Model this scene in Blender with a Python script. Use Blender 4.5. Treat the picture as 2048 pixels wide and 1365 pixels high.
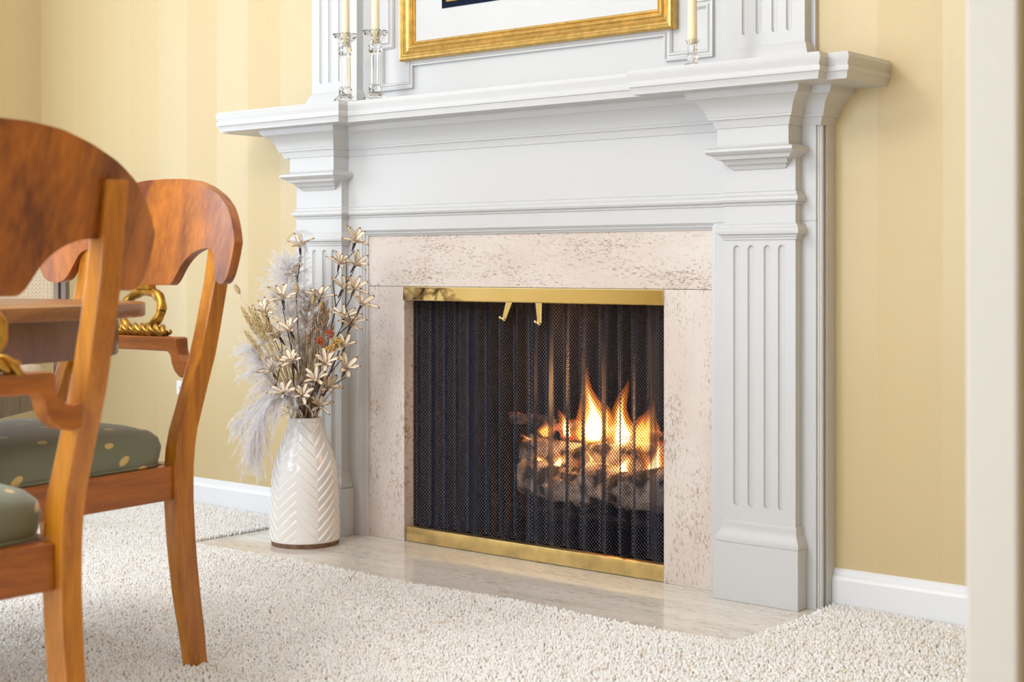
import bpy, math, random
import numpy as np
from mathutils import Vector, Matrix, Quaternion

for o in list(bpy.data.objects):
    bpy.data.objects.remove(o)
scene = bpy.context.scene
COL = scene.collection
random.seed(7)
rng = np.random.default_rng(11)

# ------------------------------------------------------------------ camera
cam_d = bpy.data.cameras.new('camera')
cam = bpy.data.objects.new('camera', cam_d)
COL.objects.link(cam)
cam.location = (2.3809, -2.9148, 0.74)
cam.rotation_euler = (math.radians(90), 0, 0.6934)
cam_d.sensor_width = 36.0
cam_d.lens = 2984.65 / 2048 * 36.0
cam_d.shift_y = -147.4 / 2048
cam_d.clip_start = 0.02
cam_d.dof.use_dof = True
cam_d.dof.focus_distance = 3.6
cam_d.dof.aperture_fstop = 6.3
scene.camera = cam

# ------------------------------------------------------------------ world, daylight, exposure
world = bpy.data.worlds.new('world')
scene.world = world
world.use_nodes = True
bg = world.node_tree.nodes['Background']
bg.inputs[0].default_value = (0.78, 0.88, 1.0, 1)
bg.inputs[1].default_value = 1.0

def area(name, loc, rot, sx, sy, power, color):
    d = bpy.data.lights.new(name, 'AREA')
    d.shape = 'RECTANGLE'; d.size = sx; d.size_y = sy
    d.energy = power; d.color = color
    o = bpy.data.objects.new(name, d); COL.objects.link(o)
    o.location = loc; o.rotation_euler = rot
    return o
R = math.radians
# daylight coming in through the window of the left wall and the two windows of the front wall
area('daylight_window_left', (-2.30, -1.15, 1.25), (0, R(-90), 0), 1.85, 1.4, 34, (0.75, 0.87, 1.0))
area('daylight_front_doors', (0.20, -4.12, 1.10), (R(90), 0, 0), 2.3, 2.05, 118, (0.745, 0.87, 1.0))
def lamp(name, loc, power, color, rad):
    d = bpy.data.lights.new(name, 'POINT'); d.energy = power; d.color = color; d.shadow_soft_size = rad
    o = bpy.data.objects.new(name, d); COL.objects.link(o); o.location = loc
    return o
lamp('hall_fill_light', (2.75, -2.2, 2.25), 9, (1.0, 0.86, 0.68), 0.15)  # added warm fill to brighten the casing, stands for no known fixture
lamp('dining_fill_light', (-0.04, -2.10, 2.08), 54, (1.0, 0.975, 0.95), 0.25)  # added near-neutral fill under the ceiling, mainly to lift the carpet

vs = scene.view_settings
scene.display_settings.display_device = 'sRGB'
vs.view_transform = 'Standard'
vs.look = 'None'
vs.exposure = -0.12
vs.gamma = 1.0
vs.use_curve_mapping = False

# ------------------------------------------------------------------ node helpers
def new_mat(name):
    m = bpy.data.materials.new(name); m.use_nodes = True
    nt = m.node_tree
    return m, nt, nt.nodes['Principled BSDF']
def nd(nt, t, **kw):
    n = nt.nodes.new(t)
    for k, v in kw.items():
        setattr(n, k, v)
    return n
def ln(nt, a, b):
    nt.links.new(a, b)
def plain(name, col, rough=0.5, metal=0.0, coat=0.0, spec=0.5, noise=0.0, nscale=20, bump=0.0, bscale=200):
    m, nt, b = new_mat(name)
    b.inputs['Base Color'].default_value = (*col, 1)
    b.inputs['Roughness'].default_value = rough
    b.inputs['Metallic'].default_value = metal
    b.inputs['Coat Weight'].default_value = coat
    b.inputs['Specular IOR Level'].default_value = spec
    tc = nd(nt, 'ShaderNodeTexCoord')
    if noise:
        n = nd(nt, 'ShaderNodeTexNoise'); n.inputs['Scale'].default_value = nscale; n.inputs['Detail'].default_value = 5
        ln(nt, tc.outputs['Object'], n.inputs['Vector'])
        r = nd(nt, 'ShaderNodeValToRGB')
        r.color_ramp.elements[0].position = 0.3; r.color_ramp.elements[1].position = 0.7
        r.color_ramp.elements[0].color = (*[c * (1 - noise) for c in col], 1)
        r.color_ramp.elements[1].color = (*[min(1, c * (1 + noise)) for c in col], 1)
        ln(nt, n.outputs['Fac'], r.inputs['Fac']); ln(nt, r.outputs['Color'], b.inputs['Base Color'])
    if bump:
        n = nd(nt, 'ShaderNodeTexNoise'); n.inputs['Scale'].default_value = bscale; n.inputs['Detail'].default_value = 3
        ln(nt, tc.outputs['Object'], n.inputs['Vector'])
        bp = nd(nt, 'ShaderNodeBump'); bp.inputs['Strength'].default_value = bump; bp.inputs['Distance'].default_value = 0.002
        ln(nt, n.outputs['Fac'], bp.inputs['Height']); ln(nt, bp.outputs['Normal'], b.inputs['Normal'])
    return m
def math_node(nt, op, a, b=None):
    n = nd(nt, 'ShaderNodeMath', operation=op)
    for i, x in enumerate((a, b)):
        if x is None: continue
        if isinstance(x, (int, float)): n.inputs[i].default_value = x
        else: ln(nt, x, n.inputs[i])
    return n.outputs[0]
def ramp(nt, fac, stops):
    r = nd(nt, 'ShaderNodeValToRGB')
    els = r.color_ramp.elements
    while len(els) < len(stops): els.new(0.5)
    for e, (p, c) in zip(els, stops):
        e.position = p; e.color = (*c, 1)
    ln(nt, fac, r.inputs['Fac'])
    return r.outputs['Color']
def mapped(nt, scale, coord='Object', rot=(0, 0, 0), loc=(0, 0, 0)):
    tc = nd(nt, 'ShaderNodeTexCoord'); mp = nd(nt, 'ShaderNodeMapping')
    mp.inputs['Scale'].default_value = scale; mp.inputs['Rotation'].default_value = rot; mp.inputs['Location'].default_value = loc
    ln(nt, tc.outputs[coord], mp.inputs['Vector'])
    return mp.outputs['Vector']
def noise(nt, vec, scale, detail=4, rough=0.5, dist=0.0):
    n = nd(nt, 'ShaderNodeTexNoise')
    n.inputs['Scale'].default_value = scale; n.inputs['Detail'].default_value = detail
    n.inputs['Roughness'].default_value = rough; n.inputs['Distortion'].default_value = dist
    ln(nt, vec, n.inputs['Vector'])
    return n.outputs['Fac']

def wallpaper(name, axis, phase):
    m, nt, b = new_mat(name)
    tc = nd(nt, 'ShaderNodeTexCoord'); sp = nd(nt, 'ShaderNodeSeparateXYZ')
    ln(nt, tc.outputs['Object'], sp.inputs[0])
    u = math_node(nt, 'ADD', sp.outputs[axis], phase)
    u = math_node(nt, 'DIVIDE', u, 0.2932)
    fr = math_node(nt, 'FRACT', u)
    st = math_node(nt, 'LESS_THAN', fr, 0.5)
    mix = nd(nt, 'ShaderNodeMix', data_type='RGBA')
    ln(nt, st, mix.inputs[0])
    mix.inputs[6].default_value = (0.585, 0.448, 0.236, 1)
    mix.inputs[7].default_value = (0.592, 0.460, 0.249, 1)
    ln(nt, mix.outputs[2], b.inputs['Base Color'])
    rg = math_node(nt, 'MULTIPLY_ADD', st, -0.14); nt.nodes[-1].inputs[2].default_value = 0.48
    ln(nt, rg, b.inputs['Roughness'])
    f = noise(nt, mapped(nt, (60, 60, 4)), 8, 3)
    bp = nd(nt, 'ShaderNodeBump'); bp.inputs['Strength'].default_value = 0.06; bp.inputs['Distance'].default_value = 0.002
    ln(nt, f, bp.inputs['Height']); ln(nt, bp.outputs['Normal'], b.inputs['Normal'])
    return m

def travertine(name, stretch, rough, pit=True, pscale=85, th=(0.715, 0.805), base=((0.645, 0.535, 0.465), (0.715, 0.635, 0.58)), pitcol=(0.37, 0.265, 0.19)):
    m, nt, b = new_mat(name)
    big = noise(nt, mapped(nt, tuple(s * 0.25 for s in stretch)), 9, 4)
    basec = ramp(nt, big, [(0.35, base[0]), (0.65, base[1])])
    p1 = noise(nt, mapped(nt, stretch), pscale, 5, 0.68, 0.8)
    p2 = noise(nt, mapped(nt, tuple(s * 0.35 for s in stretch), loc=(3, 1, 2)), 14, 3)
    a = math_node(nt, 'ADD', p1, math_node(nt, 'MULTIPLY', p2, 0.32))
    mask = ramp(nt, a, [(th[0], (0, 0, 0)), (th[1], (1, 1, 1))])
    mix = nd(nt, 'ShaderNodeMix', data_type='RGBA')
    ln(nt, mask, mix.inputs[0]); ln(nt, basec, mix.inputs[6]); mix.inputs[7].default_value = (*pitcol, 1)
    ln(nt, mix.outputs[2], b.inputs['Base Color'])
    b.inputs['Roughness'].default_value = rough
    if pit:
        bp = nd(nt, 'ShaderNodeBump', invert=True); bp.inputs['Strength'].default_value = 0.25; bp.inputs['Distance'].default_value = 0.001
        ln(nt, mask, bp.inputs['Height']); ln(nt, bp.outputs['Normal'], b.inputs['Normal'])
    return m

def wood(name, stretch, lo, hi, rough=0.40, coat=0.18, seed=0.0):
    m, nt, b = new_mat(name)
    v = mapped(nt, stretch, loc=(seed, seed * 2, seed * 3))
    g = noise(nt, v, 4, 6, 0.6, 0.6)
    f = noise(nt, mapped(nt, tuple(s * 5 for s in stretch)), 8, 3)
    a = math_node(nt, 'ADD', math_node(nt, 'MULTIPLY', g, 0.8), math_node(nt, 'MULTIPLY', f, 0.25))
    c = ramp(nt, a, [(0.38, lo), (0.66, hi)])
    ln(nt, c, b.inputs['Base Color'])
    b.inputs['Roughness'].default_value = rough
    b.inputs['Coat Weight'].default_value = coat
    b.inputs['Coat Roughness'].default_value = 0.18
    return m

M = {}
M['white'] = plain('mantel_paint', (0.585, 0.577, 0.572), 0.38, bump=0.03, bscale=60)
M['base'] = plain('baseboard_paint', (0.82, 0.82, 0.84), 0.35)
M['ceil'] = plain('ceiling_paint', (0.88, 0.875, 0.86), 0.8)
M['cream'] = plain('casing_paint', (0.56, 0.505, 0.425), 0.5)
M['tan'] = plain('hall_wall_paint', (0.62, 0.47, 0.27), 0.6)
M['wallx'] = wallpaper('wallpaper_back', 0, 1.551 + 0.2932 * 8)
M['wally'] = wallpaper('wallpaper_side', 1, 0.1)
M['trav_h'] = travertine('travertine_horizontal', (1.0, 1, 3.0), 0.35)
M['trav_v'] = travertine('travertine_vertical', (3.0, 1, 1.0), 0.35)
M['hearth'] = travertine('hearth_travertine', (0.6, 4.5, 1), 0.10, pit=False, pscale=55, th=(0.68, 0.80), base=((0.74, 0.68, 0.61), (0.83, 0.785, 0.73)), pitcol=(0.46, 0.41, 0.36))
M['carpet'] = plain('carpet_backing', (0.80, 0.75, 0.70), 0.95, noise=0.10, nscale=90, bump=0.6, bscale=160)
M['brass'] = plain('polished_brass', (0.80, 0.67, 0.36), 0.07, 1.0)
M['brass_worn'] = plain('worn_brass', (0.74, 0.59, 0.28), 0.30, 1.0, noise=0.18, nscale=25)
M['wire'] = plain('blackened_wire', (0.17, 0.185, 0.25), 0.30, 0.95)  # dark wire; the blue of reflected sky is mixed into its base colour
M['soot'] = plain('sooty_firebrick', (0.012, 0.011, 0.011), 0.9, noise=0.4, nscale=18)
M['iron'] = plain('cast_iron', (0.02, 0.016, 0.015), 0.6, 0.5)
M['wood_z'] = wood('cherry_upright', (9, 9, 0.9), (0.31, 0.088, 0.003), (0.57, 0.210, 0.008))
M['wood_x'] = wood('cherry_rail', (0.9, 9, 9), (0.22, 0.055, 0.004), (0.43, 0.125, 0.009), seed=1.3)
M['wood_y'] = wood('cherry_side_rail', (9, 0.9, 9), (0.22, 0.055, 0.004), (0.43, 0.125, 0.009), seed=2.1)
M['wood_crest'] = wood('cherry_crest', (2.2, 6, 0.5), (0.15, 0.032, 0.004), (0.50, 0.150, 0.009), rough=0.42, coat=0.10, seed=4.0)
M['wood_table'] = wood('table_wood', (1.2, 1.2, 6), (0.17, 0.062, 0.024), (0.36, 0.155, 0.050), rough=0.3, seed=6.0)
M['wood_apron'] = wood('apron_wood', (3, 3, 0.8), (0.12, 0.045, 0.025), (0.20, 0.080, 0.042), rough=0.3, seed=8.0)
M['wood_dark'] = wood('dark_chair_wood', (6, 6, 1), (0.08, 0.046, 0.028), (0.18, 0.112, 0.072), rough=0.4, seed=9.0)
M['gilt'] = plain('gilded_carving', (0.44, 0.235, 0.038), 0.36, 0.9, noise=0.45, nscale=45)
M['frame_gold'] = plain('gold_leaf_frame', (0.60, 0.385, 0.115), 0.36, 0.9, noise=0.18, nscale=60, bump=0.08, bscale=300)
M['mat_board'] = plain('white_mat_board', (0.60, 0.595, 0.59), 0.8)
M['navy'] = plain('navy_mat', (0.006, 0.010, 0.026), 0.9, spec=0.15)
M['print'] = plain('pale_print', (0.70, 0.68, 0.62), 0.7, noise=0.25, nscale=9)
M['candle'] = plain('ivory_wax', (0.83, 0.73, 0.50), 0.45)
M['candle'].node_tree.nodes['Principled BSDF'].inputs['Subsurface Weight'].default_value = 0.25
M['candle'].node_tree.nodes['Principled BSDF'].inputs['Subsurface Radius'].default_value = (0.02, 0.012, 0.006)
def glass(name, ior, tint=(1, 1, 1)):
    m, nt, b = new_mat(name)
    b.inputs['Base Color'].default_value = (*tint, 1)
    b.inputs['Transmission Weight'].default_value = 1.0
    b.inputs['Roughness'].default_value = 0.0
    b.inputs['IOR'].default_value = ior
    return m
M['crystal'] = glass('cut_crystal', 1.5)
M['vase'] = plain('glazed_ceramic', (0.84, 0.82, 0.80), 0.15, coat=0.4)
M['clay'] = plain('bare_clay', (0.22, 0.12, 0.075), 0.85, noise=0.3, nscale=80)
M['plume'] = plain('pampas_white', (0.90, 0.88, 0.89), 0.9, spec=0.1)
M['plume_tan'] = plain('pampas_tan', (0.56, 0.45, 0.38), 0.9, spec=0.1)
M['straw'] = plain('dry_straw', (0.58, 0.41, 0.20), 0.8, noise=0.3, nscale=60)
M['straw_dark'] = plain('brown_straw', (0.30, 0.17, 0.075), 0.8, noise=0.3, nscale=60)
M['tail'] = plain('bunny_tail_fuzz', (0.52, 0.38, 0.19), 0.95, noise=0.2, nscale=200)
M['petal'] = plain('cream_petal', (0.86, 0.75, 0.59), 0.6, noise=0.08, nscale=70)
M['petal_rim'] = plain('scorched_petal_rim', (0.33, 0.165, 0.07), 0.7)
M['twig'] = plain('dark_twig', (0.055, 0.032, 0.03), 0.8)
M['red'] = plain('rust_red_bloom', (0.50, 0.085, 0.02), 0.8, noise=0.3, nscale=120)
M['ochre'] = plain('ochre_bloom', (0.60, 0.34, 0.07), 0.8, noise=0.3, nscale=120)
M['cane'] = plain('woven_cane', (0.62, 0.50, 0.36), 0.6)
M['linen'] = plain('beige_seat_fabric', (0.62, 0.50, 0.38), 0.9, noise=0.3, nscale=140, bump=0.3, bscale=400)
M['plate'] = plain('outlet_plastic', (0.80, 0.79, 0.78), 0.4)
M['slot'] = plain('outlet_slot', (0.05, 0.05, 0.05), 0.6)

def log_mat():
    m, nt, b = new_mat('birch_log')
    a = noise(nt, mapped(nt, (3, 3, 3)), 6, 5)
    c = ramp(nt, a, [(0.42, (0.035, 0.025, 0.02)), (0.48, (0.30, 0.23, 0.175)), (0.60, (0.66, 0.55, 0.44))])
    ln(nt, c, b.inputs['Base Color']); b.inputs['Roughness'].default_value = 0.9
    bp = nd(nt, 'ShaderNodeBump'); bp.inputs['Strength'].default_value = 0.7; bp.inputs['Distance'].default_value = 0.006
    ln(nt, noise(nt, mapped(nt, (8, 8, 8)), 7, 5), bp.inputs['Height']); ln(nt, bp.outputs['Normal'], b.inputs['Normal'])
    return m
def ember_mat():
    m, nt, b = new_mat('charred_ember_log')
    a = noise(nt, mapped(nt, (3, 3, 3)), 9, 5)
    c = ramp(nt, a, [(0.45, (0.02, 0.016, 0.016)), (0.62, (0.30, 0.20, 0.17))])
    ln(nt, c, b.inputs['Base Color']); b.inputs['Roughness'].default_value = 0.95
    e = ramp(nt, noise(nt, mapped(nt, (2, 5, 5), loc=(4, 2, 1)), 8, 4), [(0.54, (0, 0, 0)), (0.66, (1.0, 0.10, 0.02))])
    ln(nt, e, b.inputs['Emission Color']); b.inputs['Emission Strength'].default_value = 1.3
    return m
M['log'] = log_mat(); M['ember'] = ember_mat()

def fabric():
    m, nt, b = new_mat('green_leaf_fabric')
    tc = nd(nt, 'ShaderNodeTexCoord')
    sp = nd(nt, 'ShaderNodeSeparateXYZ'); ln(nt, tc.outputs['Object'], sp.inputs[0])
    u = math_node(nt, 'SUBTRACT', math_node(nt, 'ABSOLUTE', sp.outputs[0]), sp.outputs[2])
    v = math_node(nt, 'SUBTRACT', sp.outputs[1], math_node(nt, 'MULTIPLY', sp.outputs[2], 0.6))
    cb = nd(nt, 'ShaderNodeCombineXYZ'); ln(nt, math_node(nt, 'MULTIPLY', u, 15.0), cb.inputs[0]); ln(nt, math_node(nt, 'MULTIPLY', v, 11.0), cb.inputs[1])
    vo = nd(nt, 'ShaderNodeTexVoronoi'); vo.voronoi_dimensions = '2D'; vo.inputs['Scale'].default_value = 1.0; vo.inputs['Randomness'].default_value = 0.6
    ln(nt, cb.outputs[0], vo.inputs['Vector'])
    mask = ramp(nt, vo.outputs['Distance'], [(0.105, (1, 1, 1)), (0.12, (0, 0, 0))])
    wv = nd(nt, 'ShaderNodeTexWave'); wv.inputs['Scale'].default_value = 130; wv.bands_direction = 'DIAGONAL'
    ln(nt, tc.outputs['Object'], wv.inputs['Vector'])
    g = ramp(nt, wv.outputs['Fac'], [(0.0, (0.105, 0.115, 0.070)), (1.0, (0.19, 0.20, 0.13))])
    mix = nd(nt, 'ShaderNodeMix', data_type='RGBA')
    ln(nt, mask, mix.inputs[0]); ln(nt, g, mix.inputs[6]); mix.inputs[7].default_value = (0.60, 0.42, 0.15, 1)
    ln(nt, mix.outputs[2], b.inputs['Base Color'])
    b.inputs['Roughness'].default_value = 0.65
    b.inputs['Sheen Weight'].default_value = 0.3
    return m
M['fabric'] = fabric()

def pile_mat():
    m, nt, b = new_mat('carpet_yarn')
    a = noise(nt, mapped(nt, (1, 1, 1)), 55, 4)
    c = ramp(nt, a, [(0.31, (0.78, 0.67, 0.56)), (0.43, (0.91, 0.885, 0.86)), (0.7, (0.94, 0.925, 0.905))])
    ln(nt, c, b.inputs['Base Color']); b.inputs['Roughness'].default_value = 0.95
    b.inputs['Specular IOR Level'].default_value = 0.1
    return m
M['pile'] = pile_mat()

def flame_mat(name, col, strength):
    m = bpy.data.materials.new(name); m.use_nodes = True
    nt = m.node_tree
    for n in list(nt.nodes): nt.nodes.remove(n)
    out = nd(nt, 'ShaderNodeOutputMaterial'); em = nd(nt, 'ShaderNodeEmission')
    em.inputs['Color'].default_value = (*col, 1); em.inputs['Strength'].default_value = strength
    ln(nt, em.outputs[0], out.inputs['Volume'])
    return m
M['fl_out'] = flame_mat('flame_outer', (1.0, 0.22, 0.025), 36)
M['fl_mid'] = flame_mat('flame_middle', (1.0, 0.42, 0.06), 120)
M['fl_core'] = flame_mat('flame_core', (1.0, 0.74, 0.32), 420)

# ------------------------------------------------------------------ mesh helpers
class MB:
    def __init__(s):
        s.v = []; s.f = []; s.m = []
    def add(s, vs_, fs_, m=0):
        k = len(s.v)
        s.v += [tuple(p) for p in vs_]
        for f in fs_:
            s.f.append(tuple(i + k for i in f)); s.m.append(m)
        return s
    def box(s, x0, x1, y0, y1, z0, z1, m=0):
        v = [(x, y, z) for z in (z0, z1) for y in (y0, y1) for x in (x0, x1)]
        return s.add(v, [(0, 2, 3, 1), (4, 5, 7, 6), (0, 1, 5, 4), (2, 6, 7, 3), (0, 4, 6, 2), (1, 3, 7, 5)], m)
    def rings(s, rs, caps=True, closed=True, m=0):
        n = len(rs[0]); v = [p for r in rs for p in r]; f = []
        for i in range(len(rs) - 1):
            for j in range(n if closed else n - 1):
                a = i * n + j; b = i * n + (j + 1) % n
                f.append((a, b, b + n, a + n))
        if caps:
            f.append(tuple(reversed(range(n)))); k = (len(rs) - 1) * n
            f.append(tuple(range(k, k + n)))
        return s.add(v, f, m)
    def tube(s, pts, r, n=8, caps=True, m=0, squash=1.0):
        pts = [Vector(p) for p in pts]
        if not hasattr(r, '__len__'): r = [r] * len(pts)
        t0 = (pts[1] - pts[0]).normalized()
        ref = Vector((0, 0, 1)) if abs(t0.z) < 0.9 else Vector((1, 0, 0))
        u = t0.cross(ref).normalized(); rs = []
        for i, p in enumerate(pts):
            t = (pts[min(i + 1, len(pts) - 1)] - pts[max(i - 1, 0)]).normalized()
            u = (u - t * u.dot(t)).normalized(); w = t.cross(u)
            rs.append([p + (u * math.cos(2 * math.pi * j / n) + w * math.sin(2 * math.pi * j / n) * squash) * r[i] for j in range(n)])
        return s.rings(rs, caps, True, m)
    def lathe(s, prof, n=32, c=(0, 0, 0), m=0, rot=0.0, caps=True):
        rs = [[(c[0] + r * math.cos(rot + 2 * math.pi * j / n), c[1] + r * math.sin(rot + 2 * math.pi * j / n), c[2] + z) for j in range(n)] for r, z in prof]
        return s.rings(rs, caps, True, m)
    def ext(s, poly, fn, d0, d1, m=0):
        n = len(poly)
        v = [fn(a, b, d0) for a, b in poly] + [fn(a, b, d1) for a, b in poly]
        f = [tuple(reversed(range(n))), tuple(range(n, 2 * n))]
        f += [(i, (i + 1) % n, n + (i + 1) % n, n + i) for i in range(n)]
        return s.add(v, f, m)
    def build(s, name, mats, parent=None, smooth=False, bevel=0.0, origin=None, seg=2, local=False, angle=None):
        if not isinstance(mats, (list, tuple)): mats = [mats]
        off = Vector((0, 0, 0))
        if origin is not None: off = Vector(origin)
        elif parent is not None and not local: off = wloc(parent)
        vv = np.array(s.v, dtype=np.float64) - np.array(off)
        me = bpy.data.meshes.new(name)
        me.from_pydata(vv.tolist(), [], s.f)
        for mm in mats: me.materials.append(M[mm] if isinstance(mm, str) else mm)
        if len(mats) > 1: me.polygons.foreach_set('material_index', s.m)
        import bmesh
        bm = bmesh.new(); bm.from_mesh(me); bmesh.ops.recalc_face_normals(bm, faces=bm.faces); bm.to_mesh(me); bm.free()
        if smooth:
            me.polygons.foreach_set('use_smooth', [True] * len(me.polygons))
            if angle: me.set_sharp_from_angle(angle=R(angle))
        me.update()
        return link(name, me, parent, off if parent is None else None, bevel, seg)
def wloc(o):
    v = Vector((0, 0, 0))
    while o is not None:
        v += o.location; o = o.parent
    return v
def link(name, me, parent=None, loc=None, bevel=0.0, seg=2):
    o = bpy.data.objects.new(name, me); COL.objects.link(o)
    if parent is not None: o.parent = parent
    if loc is not None: o.location = loc
    if bevel:
        b = o.modifiers.new('bevel', 'BEVEL'); b.width = bevel; b.segments = seg; b.limit_method = 'ANGLE'; b.angle_limit = R(35)
        b.harden_normals = False
    return o
def tag(o, label, cat, group=None):
    o['label'] = label; o['category'] = cat
    if group: o['group'] = group
    return o
def thing(name, loc, label, cat, group=None):
    o = bpy.data.objects.new(name, None); COL.objects.link(o)
    o.location = loc; o.empty_display_size = 0.1
    return tag(o, label, cat, group)
def struct(o):
    o['kind'] = 'structure'
    return o
def stuff(o):
    o['kind'] = 'stuff'
    return o
def copy_tree(o, parent=None):
    c = o.copy(); COL.objects.link(c); c.parent = parent
    for ch in list(o.children): copy_tree(ch, c)
    return c
def sweep(path, prof, fn, closed=False, side=1):
    """profile (offset, height) carried along a polyline with mitred corners; fn maps (u, v, h) to a point"""
    n = len(path); P = [Vector(p) for p in path]; out = []
    def nrm(a, b):
        d = (b - a).normalized(); return Vector((d.y, -d.x)) * side
    for i in range(n):
        if closed: n1 = nrm(P[i - 1], P[i]); n2 = nrm(P[i], P[(i + 1) % n])
        else:
            n1 = nrm(P[max(i - 1, 0)], P[max(i, 1)]); n2 = nrm(P[min(i, n - 2)], P[min(i + 1, n - 1)])
        mm = (n1 + n2); mm = mm / max(0.2, mm.dot(n1)) if mm.length > 1e-6 else n1
        out.append(mm)
    rs = [[fn(P[i].x + out[i].x * o, P[i].y + out[i].y * o, h) for o, h in prof] for i in range(n)]
    if closed: rs.append(rs[0])
    mb = MB(); mb.rings(rs, caps=False, closed=False)
    if not closed:
        k = len(prof); mb.f.append(tuple(range(k))); mb.m.append(0)
        q = (n - 1) * k; mb.f.append(tuple(reversed(range(q, q + k)))); mb.m.append(0)
    return mb
PLAN = lambda u, v, h: (u, v, h)

# ------------------------------------------------------------------ room shell
WY = 0.04           # back wall plane
XL, XR, YF, ZC = -2.212, 1.827, -4.0, 2.44
fl = MB(); fl.box(XL - .15, 3.7, YF - .1, WY + .1, -0.10, -0.006)
floor = struct(fl.build('floor', 'carpet', origin=(0, 0, -0.006)))
ce = MB(); ce.box(XL - .15, 3.7, YF - .1, WY + .1, ZC, ZC + .1)
struct(ce.build('ceiling', 'ceil', origin=(0, 0, ZC)))
wb = MB()   # back wall with the fireplace opening
wb.box(XL - .12, -.56, WY, WY + .12, -.01, ZC); wb.box(.56, 3.7, WY, WY + .12, -.01, ZC); wb.box(-.56, .56, WY, WY + .12, .80, ZC)
struct(wb.build('wall_back', 'wallx', origin=(0, WY, 0)))
def wall_with_holes(mb, axis, c0, c1, a0, a1, holes):
    """wall slab between c0..c1 along one axis, running a0..a1 along the other, rectangular window holes (b0,b1,z0,z1)"""
    def bx(p, q, z0, z1):
        if axis == 'x': mb.box(c0, c1, p, q, z0, z1)
        else: mb.box(p, q, c0, c1, z0, z1)
    cur = a0
    for b0, b1, z0, z1 in holes:
        bx(cur, b0, -.01, ZC); bx(b0, b1, -.01, z0); bx(b0, b1, z1, ZC); cur = b1
    bx(cur, a1, -.01, ZC)
wl = MB(); wall_with_holes(wl, 'x', XL - .12, XL, YF, WY, [(-1.85, -.45, .32, 2.20)])
struct(wl.build('wall_left', 'wally', origin=(XL, 0, 0)))
wf = MB(); wall_with_holes(wf, 'y', YF - .12, YF, XL - .12, 3.7, [(-.95, 1.35, .06, 2.15)])
struct(wf.build('wall_front', 'wallx', origin=(0, YF, 0)))
# right wall with the wide cased opening the photograph is taken through
wr = MB(); wr.box(1.84, 1.95, -1.588, WY, -.01, ZC); wr.box(1.84, 1.95, YF, -3.55, -.01, ZC); wr.box(1.84, 1.95, -3.55, -1.588, 2.15, ZC)
struct(wr.build('wall_right', 'tan', origin=(1.84, 0, 0)))
cs = MB(); cs.box(1.827, 1.8765, -1.60, -1.50, -.005, 2.15)
struct(cs.build('trim_1', 'cream', bevel=0.004, origin=(1.85, -1.55, 0), seg=3))
wh = MB(); wh.box(3.6, 3.7, YF, WY, -.01, ZC)
struct(wh.build('wall_hall', 'tan', origin=(3.6, 0, 0)))
def window(name, axis, c, b0, b1, z0, z1, depth):
    root = bpy.data.objects.new(name, None); COL.objects.link(root); struct(root)
    root.location = (c, (b0 + b1) / 2, z0) if axis == 'x' else ((b0 + b1) / 2, c, z0)
    def bx(p, q, s0, s1, d=depth):
        m = MB()
        if axis == 'x': m.box(c - d / 2, c + d / 2, p, q, s0, s1)
        else: m.box(p, q, c - d / 2, c + d / 2, s0, s1)
        return m
    for p, q, s0, s1 in ((b0, b0 + .05, z0, z1), (b1 - .05, b1, z0, z1), (b0 + .05, b1 - .05, z0, z0 + .05), (b0 + .05, b1 - .05, z1 - .05, z1)):
        bx(p, q, s0, s1).build('window_frame', 'base', root)
    for k in (1, 2, 3):
        t = b0 + (b1 - b0) * k / 4; bx(t - .012, t + .012, z0 + .05, z1 - .05, .03).build('muntin', 'base', root)
    for k in (1, 2, 3):
        t = z0 + (z1 - z0) * k / 4; bx(b0 + .05, b1 - .05, t - .012, t + .012, .028).build('muntin', 'base', root)
window('window_1', 'x', XL - .06, -1.85, -.45, .32, 2.20, .10)
window('window_2', 'y', YF - .06, -.95, 1.35, .06, 2.15, .10)
BBP = [(0, -.006), (.014, -.006), (.014, .062), (.011, .069), (.006, .072), (.005, .082), (0, .085)]
for nm, pth in (('baseboard_back_left', [(XL, WY), (-.842, WY)]), ('baseboard_back_right', [(.842, WY), (1.84, WY)]),
                ('baseboard_left', [(XL, YF), (XL, WY)])):
    sd = 1
    b = sweep(pth, BBP, PLAN, side=sd)
    struct(b.build(nm, 'base', origin=(pth[0][0], pth[0][1], 0)))

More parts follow.
